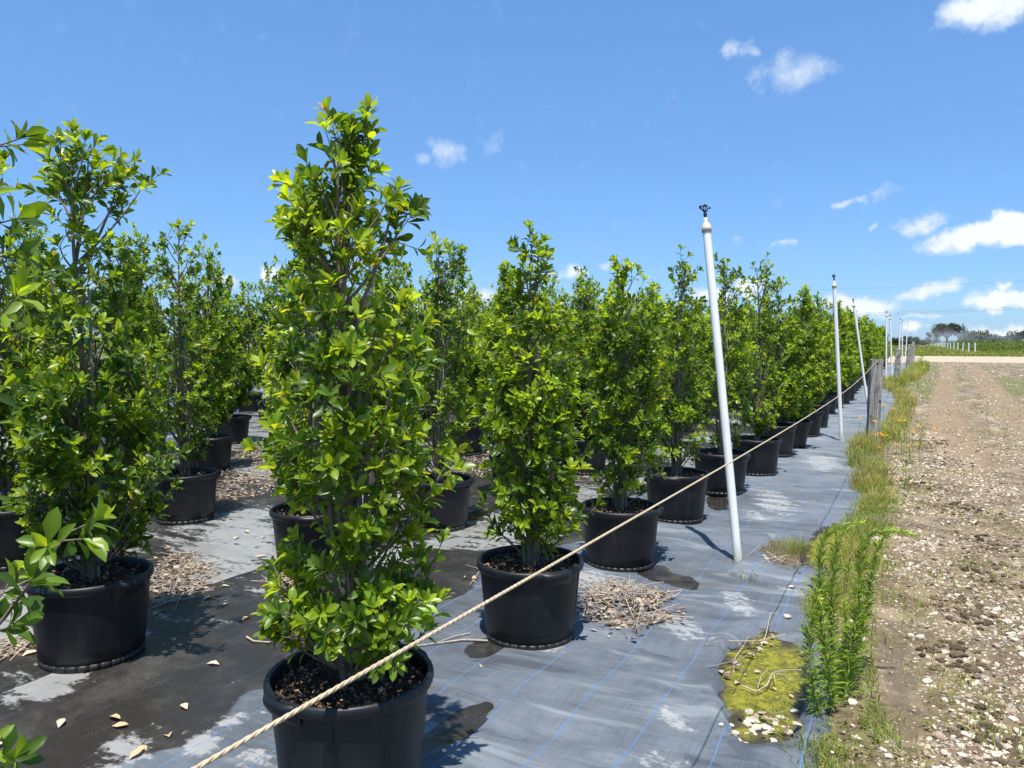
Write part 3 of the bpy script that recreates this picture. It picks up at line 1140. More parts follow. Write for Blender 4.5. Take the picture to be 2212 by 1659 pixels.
def pot_meshes(seed):
    g = np.random.default_rng(seed)
    body = MB()
    n = 48
    body.lathe([(.232, .030), (.2395, .031), (.247, .10), (.258, .22), (.268, .33), (.274, .385), (.274, .40)], n)
    body.lathe([(.270, .425), (.266, .40), (.262, .33), (.255, .20)], n)
    # moulded foot ring with drain notches
    nf = 30
    for k in range(nf):
        a0 = 2 * math.pi * k / nf
        a1 = a0 + 2 * math.pi / nf * .92
        aa = np.linspace(a0, a1, 4)
        ri, ro = .224, .2405
        V, F = [], []
        for zq, rr in ((0.0, ri), (0.0, ro), (.036, ro + .003), (.036, ri)):
            V += [[rr * math.cos(x), rr * math.sin(x), zq] for x in aa]
        for q in range(4):
            for i in range(3):
                p0, p1 = q * 4 + i, ((q + 1) % 4) * 4 + i
                F.append([p0, p0 + 1, p1 + 1, p1])
        F += [[0, 4, 8, 12], [3, 15, 11, 7]]
        body.add(V, F)
    body.lathe([(.02, .030), (.236, .030)], n)
    body.lathe([(.221, .001), (.221, .032)], n)  # added inner skirt, keeps light from showing through the drain notches
    # a faint mould seam
    for a in (1.1, 1.1 + math.pi):
        d = np.array([math.cos(a), math.sin(a)])
        body.tube([[d[0] * .2405, d[1] * .2405, .03], [d[0] * .2582, d[1] * .2582, .22], [d[0] * .2742, d[1] * .2742, .385]], .0022, 4)
    rim = MB()
    rim.lathe([(.2745, .384), (.287, .388), (.292, .398), (.293, .412), (.290, .424), (.283, .430), (.275, .429), (.2695, .423)], n)
    hands = []
    for a in (0.35, .35 + math.pi):
        h = MB()
        pr = [(.2935, .425), (.306, .421), (.3115, .408), (.309, .392), (.296, .372), (.276, .352)]
        na = 15
        aa = np.linspace(a - .36, a + .36, na)
        bulge = np.clip(1 - ((aa - a) / .36) ** 4, 0, 1)
        V, F = [], []
        for (r, z) in pr:
            for x, bq in zip(aa, bulge):
                rr = .279 + (r - .279) * bq if r > .279 else r
                V.append([rr * math.cos(x), rr * math.sin(x), z])
        for q in range(len(pr) - 1):
            for i in range(na - 1):
                F.append([q * na + i, (q + 1) * na + i, (q + 1) * na + i + 1, q * na + i + 1])
        h.add(V, F)
        hands.append(h.mesh('handle', POT, True))
    return body.mesh('pot', POT, True), rim.mesh('rim', POT, True), hands


def soil_mesh(seed, chips):
    g = np.random.default_rng(seed)
    mb = MB()
    nr, na = 12, 40
    V, F = [], []
    cols = []
    for i in range(nr + 1):
        r = .2605 * i / nr
        for k in range(na):
            a = 2 * math.pi * k / na
            x, y = r * math.cos(a), r * math.sin(a)
            z = .375 + .018 * (1 - (r / .26) ** 2) + (fbm(np.array([x * 20 + seed]), np.array([y * 20]), 71)[0] - .5) * .03
            V.append([x, y, z])
    for i in range(nr):
        for k in range(na):
            F.append([i * na + k, (i + 1) * na + k, (i + 1) * na + (k + 1) % na, i * na + (k + 1) % na])
    me = mesh('soil', np.array(V), np.array(F), SOIL, True)
    cm = None
    if chips:
        n = chips
        r = .255 * np.sqrt(g.uniform(0, 1, n))
        a = g.uniform(0, 6.28, n)
        b = np.stack([r * np.cos(a), r * np.sin(a), .393 + .016 * (1 - (r / .26) ** 2) + g.uniform(-.004, .008, n)], 1)
        d = nrm(np.stack([g.normal(size=n), g.normal(size=n), g.normal(0, .25, n)], 1))
        nn = np.stack([g.normal(0, .35, n), g.normal(0, .35, n), np.ones(n)], 1)
        ln = g.uniform(.008, .030, n)
        tone = g.uniform(0, 1, (n, 1)) ** 1.6
        col = np.array([.03, .018, .012]) * (1 - tone) + np.array([.36, .22, .13]) * tone
        Vc, Fc, cc = bake_leaves(dict(b=b, d=d, n=nn, l=ln, w=ln * g.uniform(.25, .7, n), c=g.uniform(.2, 2, n), col=col), (LV4, LF4))
        cm = mesh('bark_chips', Vc, Fc, CHIP, False, {'col': cc})
    return me, cm


POTS = [pot_meshes(1)]
SOILS = [soil_mesh(s, c) for s, c in ((1, 900), (2, 900), (3, 900), (4, 260), (5, 260))]

# leaf meshes for the single leaves that show largest
CLS = [OLD, OLD * .7 + MID * .3, MID, MID * .7 + NEW * .3, MID * .35 + NEW * .65, NEW, NEW * 1.25, YEL]
LEAFM = []
for c in CLS:
    LEAFM.append(mesh('leaf', LV12, LF12, LEAF, True, {'col': np.clip(c, 0, 1)[None] * np.where(np.abs(LV12[:, 0]) < 1e-6, 1.16, .94)[:, None]}))
CLSA = np.array(CLS)


def stake_mesh(h, tilt):
    mb = MB()
    mb.tube([[.035, .02, .30], [.035 + tilt[0], .02 + tilt[1], h]], .0075, 6)
    return mb.mesh('stake', STAKE, True)


def potted_tree(x, y, rz, crown, trunkm, label, group, soil=3, stake=None, ties=None, tilt=None, single=None, sc=(1, 1), z=None):
    """thing > pot (> rim, handle), soil (> bark_chips), trunk, crown (> leaf), stake (> tie)"""
    o = empty('potted_tree', (x, y, float(fabric_z(x, y)) - .004 if z is None else z), 0)
    tag(o, label, 'potted tree', group)
    if tilt:
        o.rotation_euler = (tilt[0], tilt[1], 0)
    pm, rm, hm = POTS[0]
    p = obj('pot', pm, o)
    p.rotation_euler[2] = rz
    obj('rim', rm, p)
    for h in hm:
        obj('handle', h, p)
    sm, cm = SOILS[soil]
    s = obj('soil', sm, o)
    s.rotation_euler[2] = rz * 1.7
    if cm is not None:
        tag(obj('bark_chips', cm, s), kind='stuff')
    tr = obj('trunk', trunkm, o)
    c = obj('crown', crown, o)
    tag(c, kind='stuff')
    for q in (tr, c):
        if sc != (1, 1):
            q.rotation_euler[2] = rz * 2.3
            q.scale = (sc[0], sc[0], sc[1])
    if stake is not None:
        st = obj('stake', stake, o)
        for tm in ties or []:
            obj('tie', tm, st)
    if single is not None:
        for M, k in single:
            l = bpy.data.objects.new('leaf', LEAFM[k])
            C.objects.link(l)
            l.parent = c
            l.matrix_local = M
    return o


def split_single(L, origin, n=300):
    """take the n leaves that show largest from the camera as objects of their own"""
    w = L['b'] + origin
    rel = w - CAM
    dep = rel @ FWD
    sx = (rel @ RIGHT) / np.maximum(dep, .05) * FPX + CX
    sy = CY - (rel @ UP) / np.maximum(dep, .05) * FPX
    ins = (sx > -60) & (sx < 2270) & (sy > -60) & (sy < 1720) & (dep > .2)
    dist = np.linalg.norm(rel, axis=1)
    view = -rel / dist[:, None]
    d = nrm(L['d'])
    s = nrm(np.cross(d, L['n']))
    nn = np.cross(s, d)
    area = np.abs((nn * view).sum(1)) * L['l'] * L['w'] / dist ** 2
    outer = ((L['b'][:, :2] - L['b'][:, :2].mean(0)) * nrm(view[:, :2])).sum(1)
    score = np.where(ins, area * (1 + 3.0 * np.clip(outer / .3, -.3, 1)), -1)
    pick = np.argsort(-score)[:n]
    pick = pick[score[pick] > 0]
    out = []
    for i in pick:
        M = Matrix(((s[i, 0] * L['w'][i], d[i, 0] * L['l'][i], nn[i, 0] * L['l'][i] * L['c'][i], L['b'][i, 0]),
                    (s[i, 1] * L['w'][i], d[i, 1] * L['l'][i], nn[i, 1] * L['l'][i] * L['c'][i], L['b'][i, 1]),
                    (s[i, 2] * L['w'][i], d[i, 2] * L['l'][i], nn[i, 2] * L['l'][i] * L['c'][i], L['b'][i, 2]),
                    (0, 0, 0, 1)))
        out.append((M, int(np.argmin(((CLSA - L['col'][i]) ** 2).sum(1)))))
    m = np.ones(len(L['b']), bool)
    m[pick] = False
    return {q: x[m] for q, x in L.items()}, out


def tie_mesh(z, off=(0, 0)):
    mb = MB()
    mb.lathe([(.028, z - .014), (.029, z), (.028, z + .014)], 10, center=(off[0] + .015, off[1] + .01, 0))
    return mb.mesh('tie', TIE, True)


def px_profile(rows, cx, depth, base_py=None):
    """rows (py, left px, right px) measured on the photograph -> (z, r_left, r_right)"""
    out = []
    for py, l, r in rows:
        z = P(cx, py, depth)[2]
        k = depth / FPX
        out.append((z, max(.02, (cx - l) * k), max(.02, (r - cx) * k)))
    out.sort()
    return out


def rim_xy(px, py):
    return G(px, py, PH)


def hero(px, py, rows, seed, nbr, per, label, group='potted trees in the row along the rope', young=.32, singles=300, extra=None, tips=None, soil=0, lod=12, stake=True, rz=0.0, leaf=.063, inset=.055, cx=None, nleaf=12):
    p = rim_xy(px, py)
    depth = float((np.array([p[0], p[1], 1.0]) - CAM) @ FWD)
    prof = px_profile(rows, cx or px, depth)
    prof = [(max(.44 + .02 * i_, z - .07), max(.02, l - inset), max(.02, r - inset)) for i_, (z, l, r) in enumerate(prof)]
    org = np.array([p[0], p[1], 0.0])
    ex = None
    if extra:
        ex = []
        for (ax, ay, dz, w) in extra:
            q = P(ax, ay, depth + dz) - org
            ex.append((q[0], q[1], q[2], w))
    tp = None
    if tips:
        tp = []
        for (ax, ay, ln) in tips:
            q = P(ax, ay, depth) - org
            tp.append((q[0], q[1], q[2] - .10, ln))
    L, tb = make_foliage(seed, prof, .40, nbr, per, leaf, nleaf, young, ex, tips=tp)
    sg = None
    if singles:
        L, sg = split_single(L, org, singles)
    V, F, col = bake_leaves(L, {12: (LV12, LF12), 6: (LV6, LF6), 4: (LV4, LF4)}[lod])
    cm = mesh('crown', V, F, LEAF, True, {'col': col})
    tm = tubes_mesh('trunk', tb, BARK, 7)
    st = stake_mesh(prof[-1][0] * .72, (.01, -.01)) if stake else None
    ti = [tie_mesh(prof[-1][0] * f) for f in (.42, .62)] if stake else None
    return potted_tree(p[0], p[1], rz, cm, tm, label, group, soil, st, ti, None, sg)


# tree nearest the camera, in the middle of the picture
hero(757, 1455, [(1425, 640, 890), (1370, 575, 950), (1290, 575, 950), (1200, 610, 940), (1140, 665, 890), (1090, 660, 925), (1030, 600, 985), (960, 590, 985), (900, 580, 950), (830, 590, 945),
                 (770, 630, 940), (730, 670, 930), (690, 650, 940), (620, 660, 925), (585, 690, 870), (550, 680, 860), (500, 650, 905), (440, 645, 905), (405, 670, 890), (375, 700, 850), (350, 720, 800), (320, 745, 775), (300, 755, 770), (235, 760, 768)],
     101, 112, 6.8, 'tallest potted evergreen tree, nearest the camera, its pot crossed by the rope', young=.50, soil=0, rz=.95,
     tips=[(795, 176, .26), (752, 215, .22), (765, 230, .3), (765, 290, .15), (722, 325, .2), (855, 350, .18), (655, 425, .16)],
     extra=[(655, 445, 0, .9), (880, 470, 0, .9), (600, 850, 0, .8), (965, 1010, 0, .9), (610, 1260, 0, .7), (940, 1230, 0, .6), (640, 1340, -.15, 1.0), (760, 1335, -.2, 1.0), (880, 1330, -.15, 1.0),
            (610, 1375, 0, .9), (920, 1370, 0, .9), (690, 1360, -.2, .9), (830, 1355, -.2, .9), (720, 990, -.2, 1.0), (830, 970, -.2, .9), (700, 800, -.2, .9), (850, 830, -.2, .9)])
# second tree of the row
hero(1145, 1200, [(1140, 1075, 1245), (1080, 1050, 1270), (1000, 1050, 1270), (920, 1045, 1265), (840, 1050, 1265), (770, 1060, 1250), (700, 1080, 1235), (640, 1095, 1215), (570, 1110, 1205),
                  (520, 1120, 1195), (480, 1140, 1190)],
     102, 118, 6.4, 'potted evergreen tree second along the rope, bare forked trunk base above soil', young=.40, soil=1, rz=2.2, tips=[(1165, 472, .30), (1125, 545, .2)],
     extra=[(1060, 1120, 0, .8), (1265, 1110, 0, .8), (1050, 740, 0, .8), (1210, 690, 0, .7)])
hero(1340, 1088, [(1050, 1290, 1400), (980, 1275, 1430), (900, 1270, 1440), (820, 1270, 1440), (740, 1272, 1440), (680, 1282, 1432), (620, 1300, 1405), (575, 1325, 1375), (550, 1335, 1360)],
     103, 114, 6.4, 'potted evergreen tree third along the rope, dense rounded top', young=.36, soil=2, rz=.2, singles=300)
hero(1461, 1017, [(990, 1420, 1500), (930, 1400, 1525), (850, 1395, 1525), (760, 1400, 1530), (690, 1410, 1530), (640, 1430, 1520), (590, 1450, 1510), (555, 1470, 1490)],
     104, 92, 5.6, 'potted evergreen tree fourth along the rope, just left of the nearest white pole', young=.34, soil=2, lod=6, singles=0, rz=1.3, tips=[(1478, 555, .25)])
hero(1557, 976, [(955, 1530, 1600), (900, 1515, 1625), (830, 1515, 1640), (750, 1520, 1635), (690, 1530, 1620), (640, 1545, 1610), (600, 1555, 1600), (565, 1565, 1595)],
     105, 88, 5.6, 'potted evergreen tree fifth along the rope, just right of the nearest white pole', young=.36, soil=3, lod=6, singles=0, rz=2.6)
hero(1633, 947, [(930, 1605, 1665), (880, 1595, 1685), (820, 1595, 1690), (750, 1600, 1680), (690, 1610, 1670), (640, 1620, 1660), (600, 1640, 1660), (560, 1650, 1662)],
     106, 80, 5.4, 'potted evergreen tree sixth along the rope, thin top shoot leaning right', young=.36, soil=3, lod=6, singles=0, rz=.5, tips=[(1656, 562, .45)])
# second row
hero(195, 1235, [(1175, 110, 320), (1110, 65, 370), (1030, 50, 395), (960, 45, 400), (880, 50, 395), (800, 60, 370), (720, 75, 340), (640, 90, 325), (560, 110, 315), (500, 130, 295), (465, 160, 280),
                 (420, 135, 310), (360, 120, 315), (310, 130, 300), (285, 140, 170)],
     107, 118, 6.4, 'potted evergreen tree with forked top, at the left in the second row', 'potted trees in the second row', young=.26, soil=1, rz=2.9,
     tips=[(150, 278, .3), (262, 318, .22), (190, 300, .2)], extra=[(60, 700, 0, .8), (360, 790, 0, .8), (120, 400, 0, .8), (310, 400, 0, .8), (345, 1020, -.2, .6), (350, 985, -.25, .5)], leaf=.068, inset=.06)
hero(675, 1095, [(1050, 610, 750), (980, 590, 770), (900, 575, 780), (820, 570, 780), (740, 585, 770), (660, 625, 770), (580, 635, 765), (500, 645, 750), (440, 665, 730), (400, 690, 715)],
     108, 88, 5.6, 'potted evergreen tree in the second row, half hidden behind the tallest tree', 'potted trees in the second row', young=.34, soil=2, singles=300, rz=1.9, lod=6)
hero(948, 1029, [(990, 890, 1010), (900, 880, 1030), (800, 900, 1040), (720, 915, 1045), (640, 930, 1035), (580, 950, 1020), (540, 975, 1010), (510, 990, 1003)],
     109, 84, 5.6, 'potted evergreen tree in the second row, right of the tallest tree', 'potted trees in the second row', young=.36, soil=3, singles=0, rz=.1, lod=6, tips=[(997, 508, .3)])
# third row
hero(398, 1020, [(975, 330, 460), (900, 310, 480), (800, 310, 480), (700, 320, 460), (620, 330, 450), (560, 335, 435), (510, 350, 425), (470, 370, 405)],
     110, 90, 5.6, 'potted evergreen tree in the third row, right of the fork-topped tree', 'potted trees in the third row', young=.30, soil=3, singles=0, rz=.7, lod=6)

# tree at the picture's left edge, mostly out of view
px0 = np.array([-2.22, .44, 0.0])
ex = []
for (ax, ay, dep, w) in [(145, 1095, 1.5, 1.0), (-10, 1230, 1.5, .6), (-22, 500, 1.5, .9), (-32, 420, 1.5, .9), (-48, 265, 1.55, .8), (-15, 640, 1.45, .5), (-50, 800, 1.6, .6),
                         (0, 1590, 1.5, .7), (20, 1690, 1.5, .5), (-55, 1320, 1.55, .5)]:
    q = P(ax, ay, dep) - px0
    ex.append((q[0], q[1], q[2] - .05, w))
L, tb = make_foliage(120, [(.5, .18, .18), (.8, .22, .22), (1.2, .25, .25), (1.6, .22, .22), (1.9, .18, .18), (2.05, .08, .08)], .40, 44, 4.6, .064, 9, .25, ex)
L, sg = split_single(L, px0, 300)
V, F, col = bake_leaves(L, (LV12, LF12))
potted_tree(px0[0], px0[1], .4, mesh('crown', V, F, LEAF, True, {'col': col}), tubes_mesh('trunk', tb, BARK, 7),
            'out-of-focus near tree at the left edge, only its branch tips in view', 'potted trees in the row along the rope', 3, single=sg)

# ---- the rest of the field: shared meshes
GEN = [(.47, .15, .15), (.60, .26, .26), (.85, .34, .34), (1.15, .35, .35), (1.45, .31, .31), (1.7, .26, .26), (1.95, .19, .19), (2.15, .11, .11), (2.35, .04, .04)]


def variants(n, seed, nbr, per, leaf, lod, nleaf):
    out = []
    for k in range(n):
        g = np.random.default_rng(seed + k)
        pr = [(z, r * g.uniform(.8, 1.2), r * g.uniform(.8, 1.2)) for z, r, _ in GEN]
        tips = None
        if k % 2:
            tips = [(g.normal(0, .1), g.normal(0, .1), 2.35 + g.uniform(-.05, .12), .35), (g.normal(0, .12), g.normal(0, .12), 2.1, .2)]
        L, tb = make_foliage(seed + k, pr, .40, nbr, per, leaf, nleaf, g.uniform(.3, .46), tips=tips)
        V, F, col = bake_leaves(L, {6: (LV6, LF6), 4: (LV4, LF4)}[lod])
        out.append((mesh('crown', V, F, LEAF, True, {'col': col}), tubes_mesh('trunk', tb, BARK, 5)))
    return out


MIDV = variants(7, 300, 112, 6.4, .072, 6, 12)
FARV = variants(5, 400, 84, 6.6, .098, 4, 9)
ORD = ['first', 'second', 'third', 'fourth', 'fifth', 'sixth', 'seventh', 'eighth', 'ninth', 'tenth', 'eleventh', 'twelfth', 'thirteenth', 'fourteenth', 'fifteenth', 'sixteenth', 'seventeenth',
       'eighteenth', 'nineteenth', 'twentieth', 'twenty-first', 'twenty-second', 'twenty-third', 'twenty-fourth', 'twenty-fifth', 'twenty-sixth', 'twenty-seventh', 'twenty-eighth', 'twenty-ninth', 'thirtieth',
       'thirty-first', 'thirty-second', 'thirty-third', 'thirty-fourth', 'thirty-fifth', 'thirty-sixth']
gt = np.random.default_rng(55)


def field_tree(x, y, label, group, H=None, tilt=None):
    dist = math.hypot(x, y)
    vs_ = MIDV if dist < 17 else FARV
    c, tm = vs_[gt.integers(len(vs_))]
    h = (H if H else gt.uniform(2.2, 2.6)) / 2.42
    potted_tree(x, y, gt.uniform(0, 6.28), c, tm, label, group, 3 + int(gt.integers(2)) if dist < 25 else 4, tilt=tilt, sc=(gt.uniform(.9, 1.12), h))


k = 6
for (px, py, H, tl) in [(1673, 918, 2.5, None), (1704, 905, 2.42, (.05, .07)), (1738, 887, 2.4, None)]:
    p = rim_xy(px, py)
    field_tree(p[0], p[1], 'potted evergreen tree, %s along the rope counting from the camera' % ORD[k], 'potted trees in the row along the rope', H, tl)
    k += 1
last = p
n1 = 26
for i in range(n1):
    y = last[1] + 1.47 * (i + 1)
    field_tree(-1.72 + gt.normal(0, .05), y + gt.normal(0, .06), 'potted evergreen tree, %s along the rope counting from the camera' % ORD[k], 'potted trees in the row along the rope', gt.uniform(2.25, 2.6))
    k += 1
p2 = rim_xy(948, 1029)
k = 4
for i in range(29):
    y = p2[1] + 1.52 * (i + 1)
    field_tree(-3.66 + gt.normal(0, .06), y + gt.normal(0, .06), 'potted evergreen tree, number %s from the left in the second row' % ORD[k - 1].replace('first', '1st') if False else
               'potted evergreen tree standing %s from the left in the second row' % ORD[k - 1], 'potted trees in the second row', gt.uniform(2.2, 2.6))
    k += 1
field_tree(-3.7, .95, 'potted evergreen tree beyond the left edge of the second row', 'potted trees in the second row')
NAMES = ['third', 'fourth', 'fifth', 'sixth', 'seventh']
for r, (xr, cnt) in enumerate([(-5.68, 22), (-7.55, 17), (-9.45, 14), (-11.35, 12), (-13.2, 10)]):
    y0 = [4.7, 6.8, 5.6, 6.9, 7.9][r]
    for i in range(-1 if r == 0 else (-1 if r == 1 else 0), cnt):
        y = y0 + 1.52 * i
        if r == 0 and i == 0:
            continue
        field_tree(xr + gt.normal(0, .07), y + gt.normal(0, .08), 'potted evergreen tree, %s from the left in the %s row back from the rope' % (ORD[i + 1], NAMES[r]), 'potted trees in the %s row' % NAMES[r], gt.uniform(2.6, 3.15))

# ------------------------------------------------------------------ sprinkler poles
def sprinkler_head_mesh():
    mb = MB()
    mb.lathe([(.0, 0), (.013, 0), (.013, .022), (.017, .024), (.017, .034), (.012, .036), (.012, .05), (.0, .05)], 10)
    mb.box((0, 0, .060), (.022, .02, .022))
    mb.box((.024, 0, .085), (.006, .010, .052))
    mb.box((-.012, 0, .085), (.006, .010, .052))
    mb.box((.006, 0, .112), (.044, .012, .007))
    mb.tube([[.006, 0, .055], [.006, 0, .125]], .0035, 6)
    mb.box((.006, 0, .118), (.011, .011, .009))
    # nozzle and drive arm
    arm = MB()
    arm.tube([[-.012, 0, .064], [-.045, 0, .088]], .006, 6)
    arm.box((-.040, 0, .100), (.020, .014, .020))
    arm.tube([[.02, 0, .085], [.052, 0, .088]], .004, 5)
    arm.box((.050, 0, .090), (.014, .012, .014))
    arm.tube([[-.03, 0, .104], [.02, 0, .104]], .003, 5)
    return mb.mesh('sprinkler_head', BLACKM), arm.mesh('swing_arm', BLACKM)


HEADM, ARMM = sprinkler_head_mesh()
_c = MB()
_c.lathe([(.0305, -.07), (.0365, -.07), (.0365, -.03), (.034, -.028), (.0345, -.018), (.030, -.010), (.017, .006), (.015, .012), (.015, .040), (.0, .040)], 18)
CAPMESH = _c.mesh('cap', CAPM, True)


def pole(base, topv, label, rad=.030, group='white sprinkler poles along the cloth edge', rz=0.0):
    o = empty('sprinkler_pole', base)
    tag(o, label, 'sprinkler pole', group)
    top = np.array(topv) - np.array(base)
    ln = np.linalg.norm(top)
    mb = MB()
    nz = 10
    mb.tube([[0, 0, -.03 + ln * i / nz] for i in range(nz + 1)], rad, 18)
    pm = mb.mesh('pipe', PVC, True)
    q = Vector((0, 0, 1)).rotation_difference(Vector(top))
    pp = obj('pipe', pm, o)
    pp.rotation_mode = 'QUATERNION'
    pp.rotation_quaternion = q
    c = obj('cap', CAPMESH, o)
    c.location = top
    c.rotation_mode = 'QUATERNION'
    c.rotation_quaternion = q
    h = obj('sprinkler_head', HEADM, o)
    h.location = Vector(top) + q @ Vector((0, 0, .04))
    h.rotation_mode = 'QUATERNION'
    h.rotation_quaternion = q @ Matrix.Rotation(rz, 3, 'Z').to_quaternion()
    h.scale = (.85, .85, .85)
    obj('swing_arm', ARMM, h)
    return o


def topat(base, px, py, extra=0.0):
    d = float((np.array(base) - CAM) @ FWD) + extra
    return P(px, py, d)


b = G(1595, 1217)
pole(b, topat(b, 1525, 482, .22), 'nearest and largest white sprinkler pole, leaning left over the cloth', rz=YAW + .25)
b = G(1818, 952)
pole(b, topat(b, 1802, 612), 'white sprinkler pole second from the camera, just left of nearest fence post', rz=1.0)
b = G(1874, 873)
pole(b, topat(b, 1844, 657), 'strongly tilted white sprinkler pole, foot hidden behind nearest fence post', rz=2.0)
b = G(1914, 829)
pole(b, topat(b, 1915, 680), 'upright white sprinkler pole rising from the grass tuft left of second fence post', .032, rz=.3)
b = G(1927, 822)
pole(b, topat(b, 1923, 687), 'white sprinkler pole right beside the grass tuft pole, tilted slightly left', .032)
b = G(1940, 806)
pole(b, topat(b, 1945, 694), 'white sprinkler pole rising behind the second fence post', .034, rz=1)
b = G(1949, 794)
pole(b, topat(b, 1949, 697), 'thin far white sprinkler pole seen left of the third fence post', .034)
b = G(1955, 785)
pole(b, topat(b, 1961, 699), 'farthest white sprinkler pole in the line along the cloth', .034)

# ------------------------------------------------------------------ fence posts and rope
def fence_post(base, h, w, tilt, label, seed, rz):
    g = np.random.default_rng(seed)
    mb = MB()
    n = 12
    V = []
    ring = [(-.5, -.44), (-.44, -.5), (.44, -.5), (.5, -.44), (.5, .44), (.44, .5), (-.44, .5), (-.5, .44)]
    for i in range(n + 1):
        z = -.15 + (h + .15) * i / n
        for a, (x, y) in enumerate(ring):
            jx, jy = g.normal(0, .004, 2)
            zz = z + (g.uniform(-.012, .012) if i == n else 0)
            V.append([x * w + jx, y * w + jy, zz])
    F = []
    for i in range(n):
        for k in range(8):
            F.append([i * 8 + k, i * 8 + (k + 1) % 8, (i + 1) * 8 + (k + 1) % 8, (i + 1) * 8 + k])
    V.append([0, 0, h - .004])
    mb.add(V, F)
    mb.add(V[n * 8:], [[k, (k + 1) % 8, 8] for k in range(8)])
    # long drying crack, a dark sliver of set-back wood, and the rope hole collar
    o = empty('fence_post', base, rz)
    o.rotation_euler = (tilt[0], tilt[1], rz)
    tag(o, label, 'fence post', 'weathered timber posts carrying the rope')
    obj('timber', mb.mesh('timber', WOOD), o)
    cr = MB()
    xs_ = np.linspace(0, 1, 9)
    zc = h * (.96 - .75 * xs_)
    xc = w * (.02 - .14 * xs_ + .02 * np.sin(xs_ * 9))
    half = .0035 * (1 - xs_ * .6)
    V = [[x - q, -.5 * w - .0045, z] for x, q, z in zip(xc, half, zc)] + [[x + q, -.5 * w - .0045, z] for x, q, z in zip(xc, half, zc)]
    V += [[x, -.5 * w + .02, z] for x, z in zip(xc, zc)]
    F = [[i, i + 1, 18 + i + 1, 18 + i] for i in range(8)] + [[9 + i, 18 + i, 18 + i + 1, 9 + i + 1] for i in range(8)]
    cr.add(V, F)
    obj('crack', cr.mesh('crack', m_crack), o)
    hl = MB()
    hl.lathe([(.006, .0), (.013, .001), (.014, -.004)], 10)
    hm = obj('rope_hole', hl.mesh('rope_hole', m_crack), o)
    hm.location = (.0, -.5 * w - .003, h - .055)
    hm.rotation_euler = (R(90), 0, 0)
    return o


m_crack = m_simple('dark_crack', (.012, .010, .008), .95, .1)
P1 = G(1884, 966)
P2 = G(1938, 826)
P3 = G(1961, 803)
P4 = G(1972, 780)
fence_post(P1 + np.array([0, 0, -.01]), 1.33, .165, (.0, .02), 'nearest weathered timber fence post, wildflowers round its foot', 1, .25)
fence_post(P2, 1.28, .19, (.0, .0), 'second weathered fence post, at the right of the grass tuft', 2, .1)
fence_post(P3, 1.42, .20, (.0, .05), 'third weathered fence post, leaning slightly right', 3, .2)
fence_post(P4, 1.55, .22, (.0, .0), 'farthest weathered fence post at the end of the line', 4, .0)


def span(a, b, sag, n):
    t = np.linspace(0, 1, n)
    p = np.asarray(a)[None] * (1 - t)[:, None] + np.asarray(b)[None] * t[:, None]
    p[:, 2] -= sag * 4 * t * (1 - t)
    return p


# near span: passes the camera at hip height; control heights read off the photograph
ctl = [(1885, 785, None), (1700, 927, 4.35), (1500, 1041, 2.45), (1250, 1191, 1.60), (1000, 1332, 1.12), (700, 1502, .83), (415, 1659, .68)]
A = P1 + np.array([0, -.09, 1.265])
cp = [A]
for (x, y, d) in ctl[1:]:
    cp.append(P(x, y, d))
cp = np.array(cp)
# keep the rope in one vertical plane: least-squares line in plan, height from the direction
pl = np.polyfit(cp[:, 1], cp[:, 0], 1)
dir2 = np.array([pl[0], 1.0])
pts = [A]
for (x, y, d) in ctl[1:]:
    r_ = ray(x, y)
    # intersect the vertical plane x = A.x + k*(y - A.y)
    k = ROPEK = 0.004
    t = (A[0] - k * A[1]) / (r_[0] - k * r_[1])
    pts.append(CAM + r_ * t)
pts = np.array(pts)
yy = pts[::-1, 1]
zq = np.polyfit(pts[:, 1], pts[:, 2], 3)
ys_ = np.linspace(A[1], -.9, 4200)
zz_ = np.polyval(zq, ys_)
zz_ += (A[2] - zz_[0]) * np.clip((ys_ - 7) / (A[1] - 7), 0, 1) ** 2
cen = np.stack([A[0] + ROPEK * (ys_ - A[1]), ys_, zz_], 1)


def rope(cen, label, rad=.0028, pitch=.040):
    o = empty('rope', cen[0])
    tag(o, label, 'rope', 'cream twisted rope strung between the posts')
    c = cen - cen[0]
    t = nrm(np.gradient(c, axis=0))
    u = nrm(np.cross(t, np.array([[0, 0, 1.0]])))
    v = np.cross(u, t)
    s = np.concatenate([[0], np.cumsum(np.linalg.norm(np.diff(c, axis=0), axis=1))])
    for k in range(3):
        ph = 2 * math.pi * (s / pitch + k / 3)
        p = c + rad * .40 * (u * np.cos(ph)[:, None] + v * np.sin(ph)[:, None])
        V, F = tube_np(p, np.full(len(p), rad * .64), 6)
        obj('strand', mesh('strand', V, F, ROPE, True), o)
    return o


rope(cen, 'cream twisted rope running from lower left up to the nearest fence post')
B2 = P2 + np.array([0, -.1, 1.2])
B3 = P3 + np.array([0, -.1, 1.33])
B4 = P4 + np.array([0, -.1, 1.45])
rope(span(P1 + np.array([0, .09, 1.265]), B2, .28, 900), 'cream rope sagging between the nearest and second fence posts', .0055, .08)
rope(span(B2, B3, .25, 300), 'cream rope between the second and third fence posts', .008, .1)
rope(span(B3, B4, .25, 300), 'cream rope between the third and farthest fence posts', .009, .1)


